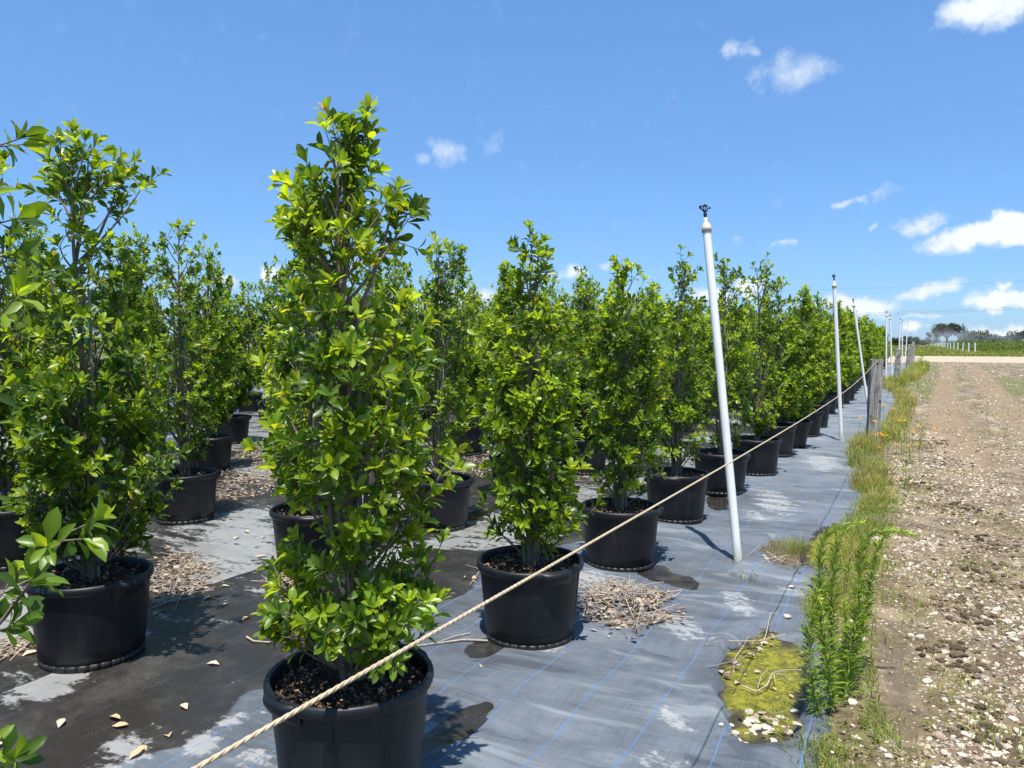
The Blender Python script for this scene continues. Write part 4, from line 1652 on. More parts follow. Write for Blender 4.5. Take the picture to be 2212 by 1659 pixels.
# ------------------------------------------------------------------ stones, clods
def ico():
    p = (1 + 5 ** .5) / 2
    V = np.array([[-1, p, 0], [1, p, 0], [-1, -p, 0], [1, -p, 0], [0, -1, p], [0, 1, p], [0, -1, -p], [0, 1, -p], [p, 0, -1], [p, 0, 1], [-p, 0, -1], [-p, 0, 1]], float)
    F = np.array([[0, 11, 5], [0, 5, 1], [0, 1, 7], [0, 7, 10], [0, 10, 11], [1, 5, 9], [5, 11, 4], [11, 10, 2], [10, 7, 6], [7, 1, 8], [3, 9, 4], [3, 4, 2], [3, 2, 6], [3, 6, 8], [3, 8, 9],
                  [4, 9, 5], [2, 4, 11], [6, 2, 10], [8, 6, 7], [9, 8, 1]])
    return nrm(V), F


IV, IF = ico()


def ico2():
    V = list(map(tuple, IV))
    mid = {}
    F = []
    for a, b, c in IF:
        m = []
        for i, j in ((a, b), (b, c), (c, a)):
            k = (min(i, j), max(i, j))
            if k not in mid:
                q = nrm((np.array(V[i]) + np.array(V[j])) / 2)
                mid[k] = len(V)
                V.append(tuple(q))
            m.append(mid[k])
        F += [[a, m[0], m[2]], [b, m[1], m[0]], [c, m[2], m[1]], [m[0], m[1], m[2]]]
    return np.array(V), np.array(F)


IV2, IF2 = ico2()
gs = np.random.default_rng(91)
STT = [IV * gs.uniform(.7, 1.2, (12, 1)) * np.array([1, gs.uniform(.6, .9), gs.uniform(.4, .65)]) for _ in range(8)]


def stone_colors(g, n):
    t = g.uniform(0, 1, (n, 1))
    c = np.array([.32, .245, .16]) * (1 - t) + np.array([.70, .61, .47]) * t
    br = g.uniform(size=n) < .34
    c[br] = np.array([.26, .185, .13]) * g.uniform(.6, 1.3, (br.sum(), 1))
    gr = g.uniform(size=n) < .10
    c[gr] = np.array([.30, .29, .27]) * g.uniform(.6, 1.2, (gr.sum(), 1))
    return c


def scatter_stones(N, seed, umin, umax, vextra, smin, smax, power):
    g = np.random.default_rng(seed)
    u = umin + (umax - umin) * g.uniform(0, 1, N) ** power
    e = edge_v(u)
    vmax = .115 * u + vextra
    v = e + (vmax - e) * g.uniform(0, 1, N)
    d = v - e
    cl = fbm(v * 2.2, u * 2.2, 95, 3)
    bd = fbm(v * 2.6 + 3, u * .45, 96, 3)
    keep = g.uniform(size=N) < sstep(d, .05, .5) * (.16 + .84 * sstep(cl, .40, .62)) * (.25 + .75 * sstep(bd, .40, .58)) + .04
    keep &= g.uniform(size=N) > .8 * sstep(DAMP.q(v, u) + (fbm(v * 6, u * 6, 79) - .5) * 1.4, 1.2, .4)
    keep &= (d > -.02)
    u, v = u[keep], v[keep]
    n = len(u)
    s = smin + (smax - smin) * g.uniform(0, 1, n) ** 2.6
    return g, u, v, s * (.85 + .045 * np.maximum(u - 3, 0)), n


def stones_mesh(name, g, u, v, s, n):
    z = ground_h(v, u) + s * g.uniform(-.25, .2, n)
    rot = g.uniform(0, 6.28, n)
    ti = g.integers(0, 8, n)
    T = np.array(STT)[ti] * s[:, None, None]
    # tilt
    ax = g.normal(0, .3, (n, 2))
    T[:, :, 2] += T[:, :, 0] * ax[:, 0:1] + T[:, :, 1] * ax[:, 1:2]
    cx_, sx_ = np.cos(rot)[:, None], np.sin(rot)[:, None]
    X = T[:, :, 0] * cx_ - T[:, :, 1] * sx_ + v[:, None]
    Y = T[:, :, 0] * sx_ + T[:, :, 1] * cx_ + u[:, None]
    Z = T[:, :, 2] + z[:, None]
    V = np.stack([X, Y, Z], -1).reshape(-1, 3)
    F = (IF[None] + (np.arange(n) * 12)[:, None, None]).reshape(-1, 3)
    col = np.repeat(stone_colors(g, n), 12, 0)
    return mesh(name, V, F, STONE, False, {'col': col})


g, u, v, s, n = scatter_stones(60000, 201, 2.2, 15, .7, .004, .021, 1.15)
o = obj('gravel', stones_mesh('gravel', g, u, v, s, n))
tag(o, 'pale limestone gravel strewn over the brown track', 'gravel', kind='stuff')
g, u, v, s, n = scatter_stones(24000, 202, 14, 62, 1.2, .006, .017, 1.7)
o = obj('gravel', stones_mesh('gravel', g, u, v, s, n))
tag(o, 'finer looking pale gravel on the track farther off', 'gravel', kind='stuff')

# the 300 stones that show largest, each its own piece of the ground
SM = []
for k in range(10):
    V = IV2 * (1 + (gs.uniform(-1, 1, (len(IV2), 1))) * .16)
    V = V * np.array([1, gs.uniform(.6, .95), gs.uniform(.45, .7)])
    V[:, 2] = np.clip(V[:, 2], -.4, gs.uniform(.3, .55))
    c = np.array([.65, .57, .445]) * gs.uniform(.7, 1.08) if k < 8 else np.array([.36, .27, .2])
    SM.append(mesh('stone', V, IF2, STONE, False, {'col': np.tile(c, (len(V), 1))}))
g, u, v, s, n = scatter_stones(2600, 203, 2.25, 8.5, .25, .010, .029, 1.2)
sz = s / np.hypot(u, v)
od = np.argsort(-sz)[:245]
for i in od:
    k = int(g.integers(10))
    st = bpy.data.objects.new('stone', SM[k])
    C.objects.link(st)
    st.parent = ground
    st.location = (v[i], u[i], float(ground_h(v[i], u[i])) + s[i] * .18)
    st.rotation_euler = (g.normal(0, .25), g.normal(0, .25), g.uniform(0, 6.28))
    st.scale = (s[i],) * 3
# stones at the lip of the algae pool
for k in range(44):
    q = G(1655 + g.normal(0, 28), 1562 + g.normal(0, 13))
    st = bpy.data.objects.new('stone', SM[int(g.integers(8))])
    C.objects.link(st)
    st.parent = ground
    sc_ = g.uniform(.010, .026)
    st.location = (q[0], q[1], float(gz(q[0], q[1])) + sc_ * .35)
    st.rotation_euler = (g.normal(0, .3), g.normal(0, .3), g.uniform(0, 6.28))
    st.scale = (sc_,) * 3
for k, (x, y, sc_) in enumerate([(1597, 1592, .026), (1588, 1600, .018), (1612, 1600, .02), (1700, 1336, .022), (1896, 1178, .05), (1886, 1180, .03)]):
    q = G(x, y)
    st = bpy.data.objects.new('stone', SM[k])
    C.objects.link(st)
    st.parent = ground
    st.location = (q[0], q[1], float(gz(q[0], q[1])) + sc_ * .4)
    st.scale = (sc_,) * 3

# brown soil clods
g = np.random.default_rng(210)
mb = MB()
cc = [(G(2080, 1100), .5), (G(2130, 1250), .6), (G(1990, 1050), .4), (G(2060, 1430), .25), (G(2150, 1180), .5), (G(2010, 960), .6), (G(2040, 1000), .5), (G(2150, 1600), .3), (G(2090, 1330), .3)]
for q, rr in cc:
    for k in range(75):
        x, y = q[0] + g.normal(0, rr * .28), q[1] + g.normal(0, rr * .4)
        if x < edge_v(y) + .12:
            continue
        s_ = g.uniform(.006, .022) * (1 if g.uniform() < .9 else 1.5)
        V = IV2 * (1 + g.uniform(-.3, .3, (len(IV2), 1))) * s_ * np.array([1, .9, .6])
        mb.add(V + np.array([x, y, float(ground_h(x, y)) + s_ * .2]), IF2, np.array([.11, .08, .052]) * g.uniform(.5, 1.5))
o = obj('soil_clods', mb.mesh('soil_clods', STONE))
tag(o, 'loose dark brown soil clods heaped among the gravel', 'soil', kind='stuff')


# ------------------------------------------------------------------ grass and weeds
def blades(pos, h, lean, wid, col, g):
    n = len(pos)
    a = g.uniform(0, 6.28, n)
    dx = np.stack([np.cos(a), np.sin(a), 0 * a], 1)
    b = a + np.pi / 2 + g.normal(0, .5, n)
    ld = np.stack([np.cos(b), np.sin(b), 0 * a], 1) * (lean * h)[:, None]
    up = np.array([0, 0, 1.0])
    p0 = pos - dx * wid[:, None] / 2
    p1 = pos + dx * wid[:, None] / 2
    m = pos + up * (h * .55)[:, None] + ld * .32
    p2, p3 = m - dx * wid[:, None] * .38, m + dx * wid[:, None] * .38
    tip = pos + up * (h * (1 - .25 * lean))[:, None] + ld
    V = np.stack([p0, p1, p2, p3, tip], 1).reshape(-1, 3)
    F = np.array([[0, 1, 3], [0, 3, 2], [2, 3, 4]])
    F = (F[None] + (np.arange(n) * 5)[:, None, None]).reshape(-1, 3)
    return V, F, np.repeat(col, 5, 0)


def grass_cols(g, n, straw=.3):
    a = np.array([.15, .22, .03])
    b = np.array([.34, .39, .07])
    c = np.array([.42, .36, .17])
    t = g.uniform(0, 1, (n, 1))
    col = a * (1 - t) + b * t
    m = g.uniform(size=n) < straw
    col[m] = c * g.uniform(.7, 1.2, (m.sum(), 1))
    return col * g.uniform(.8, 1.2, (n, 1))


def strip_grass(seed, N, u0, u1, d0, d1, hmin, hmax, straw, wid, power=1.0, clump=.45):
    g = np.random.default_rng(seed)
    u = u0 + (u1 - u0) * g.uniform(0, 1, N) ** power
    d = g.uniform(d0, d1, N)
    v = edge_v(u) + d
    cl = fbm(v * 3.5, u * 3.5, seed, 3)
    prof_ = sstep(d, d0, d0 + .1) * sstep(d, d1, d1 - .25)
    keep = g.uniform(size=N) < prof_ * sstep(cl, clump - .1, clump + .14)
    keep &= DAMP.q(v, u) > .95
    keep &= (POOL.q(v, u) > 1.05)
    u, v = u[keep], v[keep]
    n = len(u)
    pos = np.stack([v, u, np.maximum(ground_h(v, u), -.01) - .005], 1)
    h = g.uniform(hmin, hmax, n) * (.6 + .6 * cl[keep])
    w_ = wid * g.uniform(.6, 1.3, n) * (1 + .05 * u)
    gc = grass_cols(g, n, straw)
    lf = fbm(v * 1.3 + 7, u * 1.3, seed + 9, 3)[:, None]
    gc = gc * (1 + np.array([[.9, .35, .8]]) * (lf - .5) * 1.6)
    return blades(pos, h, g.uniform(.1, .9, n), w_, np.clip(gc, .01, .8), g)


gr = MB()
for args in [(301, 24000, 2.3, 9.5, -.06, .42, .02, .10, .22, .0032, 1.0, .46), (302, 6500, 4.6, 9.5, -.02, .42, .06, .20, .50, .0036, 1.0, .50), (303, 8000, 9.0, 14.0, -.10, .40, .10, .40, .58, .0042, 1.0, .50),
             (304, 11000, 13, 32, -.1, .48, .10, .30, .52, .006, 1.0, .48), (305, 9000, 30, 57, -.1, .9, .15, .45, .3, .010)]:
    V, F, c = strip_grass(*args)
    gr.add(V, F, c)
# sparse growth on the track
g = np.random.default_rng(310)
N = 19000
u = 2.4 + 38 * g.uniform(0, 1, N) ** 1.3
v = edge_v(u) + .3 + g.uniform(0, 1, N) * (.115 * u + 1.0)
cl = fbm(v * 1.6, u * 1.6, 312, 4)
k_ = (g.uniform(size=N) < sstep(cl, .46, .64)) & (DAMP.q(v, u) > 1)
u, v = u[k_], v[k_]
n = len(u)
V, F, c = blades(np.stack([v, u, ground_h(v, u) - .004], 1), g.uniform(.015, .07, n), g.uniform(.4, 1.3, n), .004 * g.uniform(.7, 1.5, n) * (1 + .04 * u), grass_cols(g, n, .15), g)
gr.add(V, F, c)
# tufts on the dark soil patch, round pole feet
for (x, y, cnt, rr, hh) in [(1715, 1190, 90, .10, .16), (1733, 1185, 60, .06, .14), (1900, 828, 260, .5, .35), (1850, 985, 60, .12, .2), (1878, 960, 120, .14, .28), (1925, 835, 200, .5, .35),
                            (1590, 1218, 25, .06, .04), (1618, 1250, 40, .05, .08), (2150, 1590, 60, .1, .08), (2100, 1230, 40, .12, .07), (1775, 1645, 130, .06, .07), (1800, 1625, 70, .07, .06), (1850, 1645, 60, .10, .05), (1900, 1560, 70, .10, .06), (1905, 1300, 110, .12, .07), (1890, 1230, 120, .14, .08), (1870, 1380, 80, .08, .07), (2060, 1480, 40, .12, .06), (1640, 1540, 16, .06, .09), (1655, 1550, 14, .05, .09)]:
    q = G(x, y)
    pos = np.stack([q[0] + g.normal(0, rr, cnt), q[1] + g.normal(0, rr, cnt), np.zeros(cnt)], 1)
    pos[:, 2] = gz(pos[:, 0], pos[:, 1]) - .004
    V, F, c = blades(pos, hh * g.uniform(.5, 1.2, cnt), g.uniform(.2, 1.0, cnt), np.full(cnt, .004 + .0002 * q[1]), grass_cols(g, cnt, .12), g)
    gr.add(V, F, c)
o = obj('grass', gr.mesh('grass', GRASS))
tag(o, 'mixed green and straw-coloured grass growing along the cloth edge', 'grass', kind='stuff')

# low broad-leaved weeds
g = np.random.default_rng(320)
N = 2200
u = 2.4 + 7 * g.uniform(0, 1, N)
d = g.uniform(-.03, .42, N)
v = edge_v(u) + d
cl = fbm(v * 4, u * 4, 321, 3)
k_ = (cl > .5) & (DAMP.q(v, u) > 1) & (POOL.q(v, u) > 1.1)
u, v = u[k_], v[k_]
n = len(u)
b_ = np.stack([v, u, ground_h(v, u) + g.uniform(0, .05, n)], 1)
a = g.uniform(0, 6.28, n)
dd = np.stack([np.cos(a), np.sin(a), g.uniform(0, .9, n)], 1)
t = g.uniform(0, 1, (n, 1))
V, F, c = bake_leaves(dict(b=b_, d=dd, n=np.stack([0 * a, 0 * a, 1 + 0 * a], 1) + g.normal(0, .2, (n, 3)), l=g.uniform(.012, .04, n), w=g.uniform(.006, .016, n), c=g.uniform(.3, 1.2, n),
                           col=np.array([.10, .19, .025]) * (1 - t) + np.array([.27, .34, .06]) * t), (LV6, LF6))
o = obj('ground_weeds', mesh('ground_weeds', V, F, GRASS, True, {'col': c}))
tag(o, 'low broad-leaved weeds creeping at the gravel edge', 'weeds', kind='stuff')


def weed_stem(px, label, seed, lmax=.066, dens=320, rad=.004):
    """tall narrow-leaved weed: px = stem points on the photograph, first one on the ground"""
    g = np.random.default_rng(seed)
    base = G(*px[0])
    dep = float((base - CAM) @ FWD)
    pts = [base - np.array([0, 0, .01])] + [P(x, y, dep + q) for (x, y, q) in px[1:]]
    pts = np.array(pts)
    # Catmull-Rom
    out = []
    pp = np.concatenate([[2 * pts[0] - pts[1]], pts, [2 * pts[-1] - pts[-2]]])
    for i in range(1, len(pp) - 2):
        for t in np.linspace(0, 1, 14, endpoint=(i == len(pp) - 3)):
            out.append(.5 * ((2 * pp[i]) + (-pp[i - 1] + pp[i + 1]) * t + (2 * pp[i - 1] - 5 * pp[i] + 4 * pp[i + 1] - pp[i + 2]) * t ** 2 + (-pp[i - 1] + 3 * pp[i] - 3 * pp[i + 1] + pp[i + 2]) * t ** 3))
    cur = np.array(out)
    o = empty('tall_weed', base)
    tag(o, label, 'weed', 'tall narrow-leaved weeds at the gravel edge')
    c = cur - base
    mb = MB()
    mb.tube(c, np.linspace(rad, rad * .35, len(c)), 6)
    obj('stem', mb.mesh('stem', STEMM, True), o)
    s = np.concatenate([[0], np.cumsum(np.linalg.norm(np.diff(c, axis=0), axis=1))])
    ln = s[-1]
    n = int(dens * ln / .8 * 1.6)
    t = np.sort(g.uniform(.03, 1.0, n))
    q = np.stack([np.interp(t * ln, s, c[:, i]) for i in range(3)], 1)
    tg = nrm(np.stack([np.interp(t * ln, s, np.gradient(c[:, i])) for i in range(3)], 1))
    u, v = perp(tg)
    a = np.arange(n) * 2.39996 + g.normal(0, .2, n)
    rho = u * np.cos(a)[:, None] + v * np.sin(a)[:, None]
    ph = np.radians(np.interp(t, [0, .3, .8, 1.0], [58, 44, 34, 22]) + g.normal(0, 12, n))
    d = tg * np.cos(ph)[:, None] + rho * np.sin(ph)[:, None]
    nn = tg * np.sin(ph)[:, None] - rho * np.cos(ph)[:, None]
    ll = lmax * np.interp(t, [0, .15, .5, .85, 1], [.7, 1.0, .95, .7, .45]) * g.uniform(.45, 1.25, n)
    tt = np.clip((t - .72) / .25, 0, 1)[:, None]
    d[:, 2] -= g.uniform(0, .35, n) * (1 - t)
    col = (np.array([.22, .34, .070]) * (1 - tt) + np.array([.42, .54, .10]) * tt) * g.uniform(.6, 1.35, (n, 1)) * (1 + np.array([[.5, .12, 0]]) * (g.uniform(size=(n, 1)) < .12))
    V, F, cc_ = bake_leaves(dict(b=q, d=d, n=nn, l=ll, w=ll * .078 + .0009, c=g.uniform(.2, 1.5, n), col=col), (LV6, LF6))
    tag(obj('foliage', mesh('foliage', V, F, GRASS, True, {'col': cc_}), o), kind='stuff')
    return o


STEMM = m_simple('weed_stem', (.17, .19, .06), .7, .2, 40, (.10, .13, .04))
Z4 = lambda x, y: ((2700 + x / 1.693) / 1.736, (1900 + y / 1.693) / 1.736)


def w4(rows):
    return [Z4(*rows[0][:2])] + [Z4(a, b) + (c,) for a, b, c in rows[1:]]


weed_stem(w4([(640, 1370, 0), (600, 1180, 0), (570, 950, 0), (575, 750, .02), (595, 590, .02), (615, 545, .02), (640, 600, .0)]), 'shorter leftmost tall weed with drooping tip by the algae pool', 401)
weed_stem(w4([(705, 1320, 0), (690, 1050, 0), (640, 700, 0), (635, 400, .03), (655, 220, .05), (740, 130, .05), (890, 100, .05)]), 'tall weed left of the clump, pale tip arching right', 402)
weed_stem(w4([(730, 1260, .1), (715, 950, .1), (705, 650, .1), (725, 350, .12), (760, 190, .14), (860, 115, .15)]), 'tall weed in the middle of the clump, tip arching right', 403)
weed_stem(w4([(785, 1280, .1), (815, 1050, .1), (860, 750, .1), (890, 450, .12), (905, 260, .14), (960, 175, .15), (1110, 155, .15), (1235, 180, .15)]), 'tall weed with the longest tip, arching far right over the gravel', 404)
weed_stem(w4([(800, 1240, .2), (850, 980, .2), (925, 640, .2), (985, 330, .2), (1030, 210, .2), (1100, 165, .2), (1180, 165, .2)]), 'rearmost tall weed of the clump, leaning right', 405)
weed_stem(w4([(760, 1230, .2), (770, 1000, .2), (800, 800, .2), (790, 600, .2)]), 'shorter weed hidden inside the tall weed clump', 406, .06)
weed_stem(w4([(805, 560, 0), (815, 420, 0), (830, 280, 0), (845, 165, 0)]), 'small upright weed growing behind the tall clump', 407, .065, 110)
weed_stem(w4([(925, 1450, 0), (945, 1280, 0), (970, 1120, 0), (990, 1030, 0)]), 'thin short weed right of the tall clump', 408, .03, 70, .003)

for i_, (bx, by, tx, ty, lb_) in enumerate([(1965, 1005, 1958, 905, 'dark green upright weed among the orange flowers'), (1948, 985, 1940, 930, 'shorter dark weed left of the tallest flower weed'), (1985, 975, 1990, 915, 'dark green weed at the gravel side of the flowers'),
                                            (1918, 990, 1912, 920, 'thin green weed in front of the nearest fence post'), (1950, 1060, 1956, 1010, 'small dark weed nearer the camera than the flowers'), (1988, 800, 1990, 757, 'tall leafy weed at the far end of grass strip')]):
    weed_stem([(bx, by), ((bx + tx) / 2 + 3, (by + ty) / 2, 0), (tx, ty, 0)], lb_, 430 + i_, .11 if i_ < 5 else .3, 60 if i_ < 5 else 30, .005)
# wildflowers round the nearest post
fl_px = [(1733, 1085 - 0)]
Z6 = lambda x, y: ((3100 + x / 3.318) / 1.736, (1200 + y / 3.318) / 1.736)
fpos = [(423, 1228), (715, 1055), (835, 1105), (812, 1228), (908, 1248), (980, 1257), (1153, 1330), (1075, 1392), (1168, 1410), (1340, 1350), (652, 1408), (685, 1425), (705, 1445), (745, 1435), (620, 1432),
        (990, 1447), (537, 1562), (662, 1592), (870, 1545), (1012, 1563), (1140, 1547), (597, 1260)]
pet = MB()
for k in range(8):
    a = k * math.pi / 4
    d = np.array([math.cos(a), math.sin(a), .25])
    V, F, c = bake_leaves(dict(b=np.array([d * .006]), d=np.array([d]), n=np.array([[0, 0, 1.0]]), l=np.array([.026]), w=np.array([.017]), c=np.array([1.0]), col=np.array([[.80, .42, .015]])), (LV6, LF6))
    pet.add(V, F, c)
PETM = pet.mesh('petals', FLOWER)
cm_ = MB()
cm_.lathe([(.0, .010), (.006, .009), (.009, .004), (.008, -.002), (.0, -.004)], 8, np.array([.16, .06, .012]))
CENM = cm_.mesh('flower_centre', FLOWER, True)
g = np.random.default_rng(420)
for (x, y) in fpos:
    px, py = Z6(x, y)
    dep = g.uniform(9.4, 11.2)
    q = P(px, py, dep)
    if q[2] < .08:
        dep = (CAMH - .12) / -ray(px, py)[2]
        q = P(px, py, dep)
    gb = np.array([q[0] + g.normal(0, .03), q[1] + g.normal(0, .03), 0.0])
    gb[2] = float(gz(gb[0], gb[1]))
    o = empty('wildflower', gb)
    tag(o, 'small orange-yellow wildflower in the grass near the nearest fence post', 'flower', 'orange-yellow wildflowers round the nearest post')
    mb = MB()
    mid = (q - gb) * .5 + np.array([g.normal(0, .015), g.normal(0, .015), 0])
    mb.tube([[0, 0, 0], mid, q - gb], .002, 4)
    obj('stem', mb.mesh('stem', STEMM), o)
    f_ = obj('petals', PETM, o)
    f_.location = q - gb
    f_.scale = (.8, .8, .8)
    f_.rotation_euler = (g.uniform(.1, .9), g.uniform(-.3, .3), g.uniform(-.6, .6))
    cc_ = obj('flower_centre', CENM, o)
    cc_.location = q - gb
    cc_.rotation_euler = f_.rotation_euler


# ------------------------------------------------------------------ litter
def litter_cols(g, n):
    a, b, c = np.array([.30, .225, .155]), np.array([.50, .42, .33]), np.array([.13, .085, .055])
    t = g.uniform(0, 1, (n, 1))
    col = a * (1 - t) + b * t
    m = g.uniform(size=n) < .34
    col[m] = c * g.uniform(.6, 1.4, (m.sum(), 1))
    return col


def litter_pile(c, e1, e2, n, ntw, label, seed, thick=.035):
    g = np.random.default_rng(seed)
    bl = Blob(c, e1, e2)
    r = np.sqrt(g.uniform(0, 1, n)) * g.choice([1, 1, 1, 1.3], n)
    a = g.uniform(0, 6.28, n)
    r = r * (1 + .25 * (vnoise(np.cos(a) * 2 + seed, np.sin(a) * 2, seed) - .5) * 2)
    p = np.stack([r * np.cos(a), r * np.sin(a)], 1) @ bl.A.T + bl.c
    z = fabric_z(p[:, 0], p[:, 1]) + .75 * thick * np.clip(1 - r, 0, 1) * g.uniform(0, 1, n) + .006
    a = g.uniform(0, 6.28, n)
    ln = g.uniform(.024, .056, n)
    V, F, col = bake_leaves(dict(b=np.stack([p[:, 0], p[:, 1], z], 1), d=np.stack([np.cos(a), np.sin(a), g.normal(0, .22, n)], 1), n=np.stack([g.normal(0, .4, n), g.normal(0, .4, n), np.ones(n)], 1),
                                 l=ln, w=ln * g.uniform(.42, .58, n), c=g.uniform(-1.2, 2.0, n), col=litter_cols(g, n)), (LVD, LFD))
    mb = MB()
    mb.add(V, F, col)
    for k in range(int(ntw * 1.8)):
        r_ = math.sqrt(g.uniform()) * 1.05
        a_ = g.uniform(0, 6.28)
        q = np.array([r_ * math.cos(a_), r_ * math.sin(a_)]) @ bl.A.T + bl.c
        th = g.uniform(0, 3.14)
        l_ = g.uniform(.08, .36)
        d = np.array([math.cos(th), math.sin(th)]) * l_ / 2
        z0 = float(fabric_z(q[0], q[1])) + .012 + thick * max(0, 1 - r_) * g.uniform(.3, 1.1)
        mb.tube([[q[0] - d[0], q[1] - d[1], z0 + g.uniform(-.006, .02)], [q[0] + g.normal(0, .01), q[1] + g.normal(0, .01), z0 + g.uniform(0, .015)], [q[0] + d[0], q[1] + d[1], z0 + g.uniform(-.006, .04)]],
                g.uniform(.0015, .0035), 4, np.array([.40, .33, .26]) * g.uniform(.6, 1.25))
    o = obj('leaf_litter', mb.mesh('leaf_litter', LITTER))
    return tag(o, label, 'leaf litter', 'heaps of dry leaves and twigs on the cloth', 'stuff')


litter_pile((1345, 1305), (1450, 1312), (1345, 1262), 620, 60, 'heap of dry beige leaves and twigs right of the second rope-row pot', 501, .045)
litter_pile((390, 1248), (455, 1235), (385, 1200), 520, 40, 'heap of dry leaves and twigs right of the big left pot', 502, .05)
litter_pile((530, 1052), (600, 1040), (530, 1028), 520, 30, 'long drift of dry leaves between the second and third rows', 503)
litter_pile((555, 985), (600, 980), (555, 968), 420, 20, 'pale drift of dry leaves behind the third row pot', 504)
litter_pile((40, 1085), (120, 1070), (40, 1055), 360, 20, 'scattered dry leaves at the left edge behind the fork-topped tree', 505)
litter_pile((620, 1255), (660, 1245), (620, 1238), 200, 12, 'small scatter of dry leaves left of the tallest tree', 506, .015)
litter_pile((830, 1100), (900, 1080), (830, 1060), 420, 24, 'dry leaves lying between the tallest tree and the pot behind', 507)
litter_pile((1050, 1000), (1110, 990), (1050, 980), 420, 20, 'dry leaves lying behind the second tree along the rope', 508)
litter_pile((560, 1010), (680, 1000), (560, 995), 300, 16, 'thin far drift of dry leaves in the third row gap', 509, .02)
litter_pile((20, 1410), (70, 1395), (20, 1390), 120, 8, 'few dry leaves against the left side of the big left pot', 510, .012)
litter_pile((1060, 1240), (1100, 1225), (1060, 1228), 26, 4, 'thin scatter of leaf bits left of the second rope-row pot', 511, .004)
litter_pile((1690, 1222), (1740, 1240), (1690, 1210), 18, 4, 'twigs and leaves beside the foot of the nearest white pole', 512, .012)
litter_pile((1600, 1425), (1650, 1380), (1590, 1420), 20, 2, 'twigs and curled leaves at the upper rim of the algae pool', 513, .02)
litter_pile((1650, 1570), (1710, 1580), (1650, 1550), 16, 1, 'dry bits among stones at the lower rim of the algae pool', 514, .02)

LF1 = []
g = np.random.default_rng(530)
for k in range(5):
    V = LVD.copy()
    V[:, 2] *= g.uniform(.2, .9)
    V[:, 2] += V[:, 0] ** 2 * g.uniform(-.1, .5)
    LF1.append(mesh('fallen_leaf', V, LFD, LITTER, True, {'col': np.tile([[.62, .42, .25], [.55, .40, .26], [.68, .52, .34], [.47, .28, .16], [.60, .50, .38]][k], (len(V), 1))}))
Z1 = lambda x, y: ((0 + x / 1.693) / 1.736, (1900 + y / 1.693) / 1.736)
Z3 = lambda x, y: ((1700 + x / 1.693) / 1.736, (1900 + y / 1.693) / 1.736)
fls = [(Z1(*q), 0) for q in [(1445, 630), (1725, 615), (1745, 610), (1540, 735), (1395, 1020), (1190, 1305), (690, 1350), (710, 1410), (370, 1420), (1075, 1480), (930, 1565), (820, 1620), (40, 1510), (1480, 215), (1690, 200),
                             (1555, 165), (1350, 580), (1390, 520), (60, 600), (120, 610), (170, 940), (130, 970), (1330, 400), (1620, 330), (70, 735)]]
fls += [(Z3(*q), 1) for q in [(80, 450), (885, 458), (1850, 1495), (165, 1030)]]
fls += [(Z4(*q), 2) for q in [(265, 325), (420, 325), (480, 545), (340, 885), (150, 1070), (360, 1165), (470, 1215), (240, 850), (500, 930), (310, 870), (215, 1050), (90, 1125), (390, 1220)]]
lab = ['dry tan fallen leaf lying on the dark wet cloth at the left', 'dry fallen leaf lying alone on the blue-grey cloth', 'dry fallen leaf on or beside the algae pool and pole foot']
for (q, kind) in fls:
    w_ = G(*q)
    lf = bpy.data.objects.new('fallen_leaf', LF1[int(g.integers(5))])
    C.objects.link(lf)
    ln = g.uniform(.06, .085) if kind == 0 else g.uniform(.028, .05)
    zz0 = float(gz(w_[0], w_[1])) + .008
    if POOL.q(w_[0], w_[1]) < 1:
        zz0 = .002
    lf.location = (w_[0], w_[1], zz0)
    lf.rotation_euler = (g.normal(0, .15), g.normal(0, .2), g.uniform(0, 6.28))
    lf.scale = (ln * .45, ln, ln)
    tag(lf, lab[kind], 'leaf', ['fallen leaves on the wet cloth', 'fallen leaves on the dry cloth', 'fallen leaves by the algae pool'][kind])


def stick(pts, rad, label, z=None):
    w_ = [G(*p) for p in pts]
    P_ = np.array([[a[0], a[1], float(gz(a[0], a[1])) + rad + .004 + (z[i] if z else 0)] for i, a in enumerate(w_)])
    tt = np.linspace(0, 1, len(P_))
    t2 = np.linspace(0, 1, 4 * len(P_))
    Q = np.stack([np.interp(t2, tt, P_[:, i]) for i in range(3)], 1)
    mb = MB()
    rad = rad * globals().get('TH', 1.0)
    mb.tube(Q - Q[0], np.linspace(rad, rad * .5, len(Q)), 6)
    o = obj('fallen_stick', mb.mesh('fallen_stick', TWIG, True))
    o.location = Q[0]
    return tag(o, label, 'stick', 'fallen sticks')


stick([(533, 1382), (548, 1391), (575, 1393), (640, 1392)], .006, 'pale bent stick poking out left of the nearest pot')
stick([(1053, 1386), (1000, 1388), (950, 1394), (900, 1399)], .006, 'straight pale stick lying right of the nearest pot')
stick([(1015, 1372), (980, 1380), (945, 1392)], .004, 'thinner stick lying across the one right of nearest pot')
TH = .62
stick([Z4(85, 1040), Z4(95, 960), Z4(150, 900), Z4(180, 870)], .005, 'curved pale twig standing on the left rim of algae pool', [0, .01, .03, .05])
stick([Z4(240, 915), Z4(290, 840), Z4(320, 770), Z4(370, 770)], .005, 'forked twig at the upper rim of the algae pool', [0, .03, .07, .07])
stick([Z4(140, 1150), Z4(230, 1190), Z4(300, 1160), Z4(330, 1090), Z4(420, 1070), Z4(520, 1060)], .006, 'long pale branched twig lying across the algae', [.02, .02, .03, .04, .04, .03])
stick([Z4(240, 1180), Z4(260, 1110), Z4(310, 1070)], .004, 'short side twig on the algae left of the long twig', [.03, .04, .05])
stick([Z4(350, 1140), Z4(340, 1090), Z4(400, 1100), Z4(450, 1130)], .004, 'thin forked twig on the algae right of the long twig', [.03, .04, .04, .03])
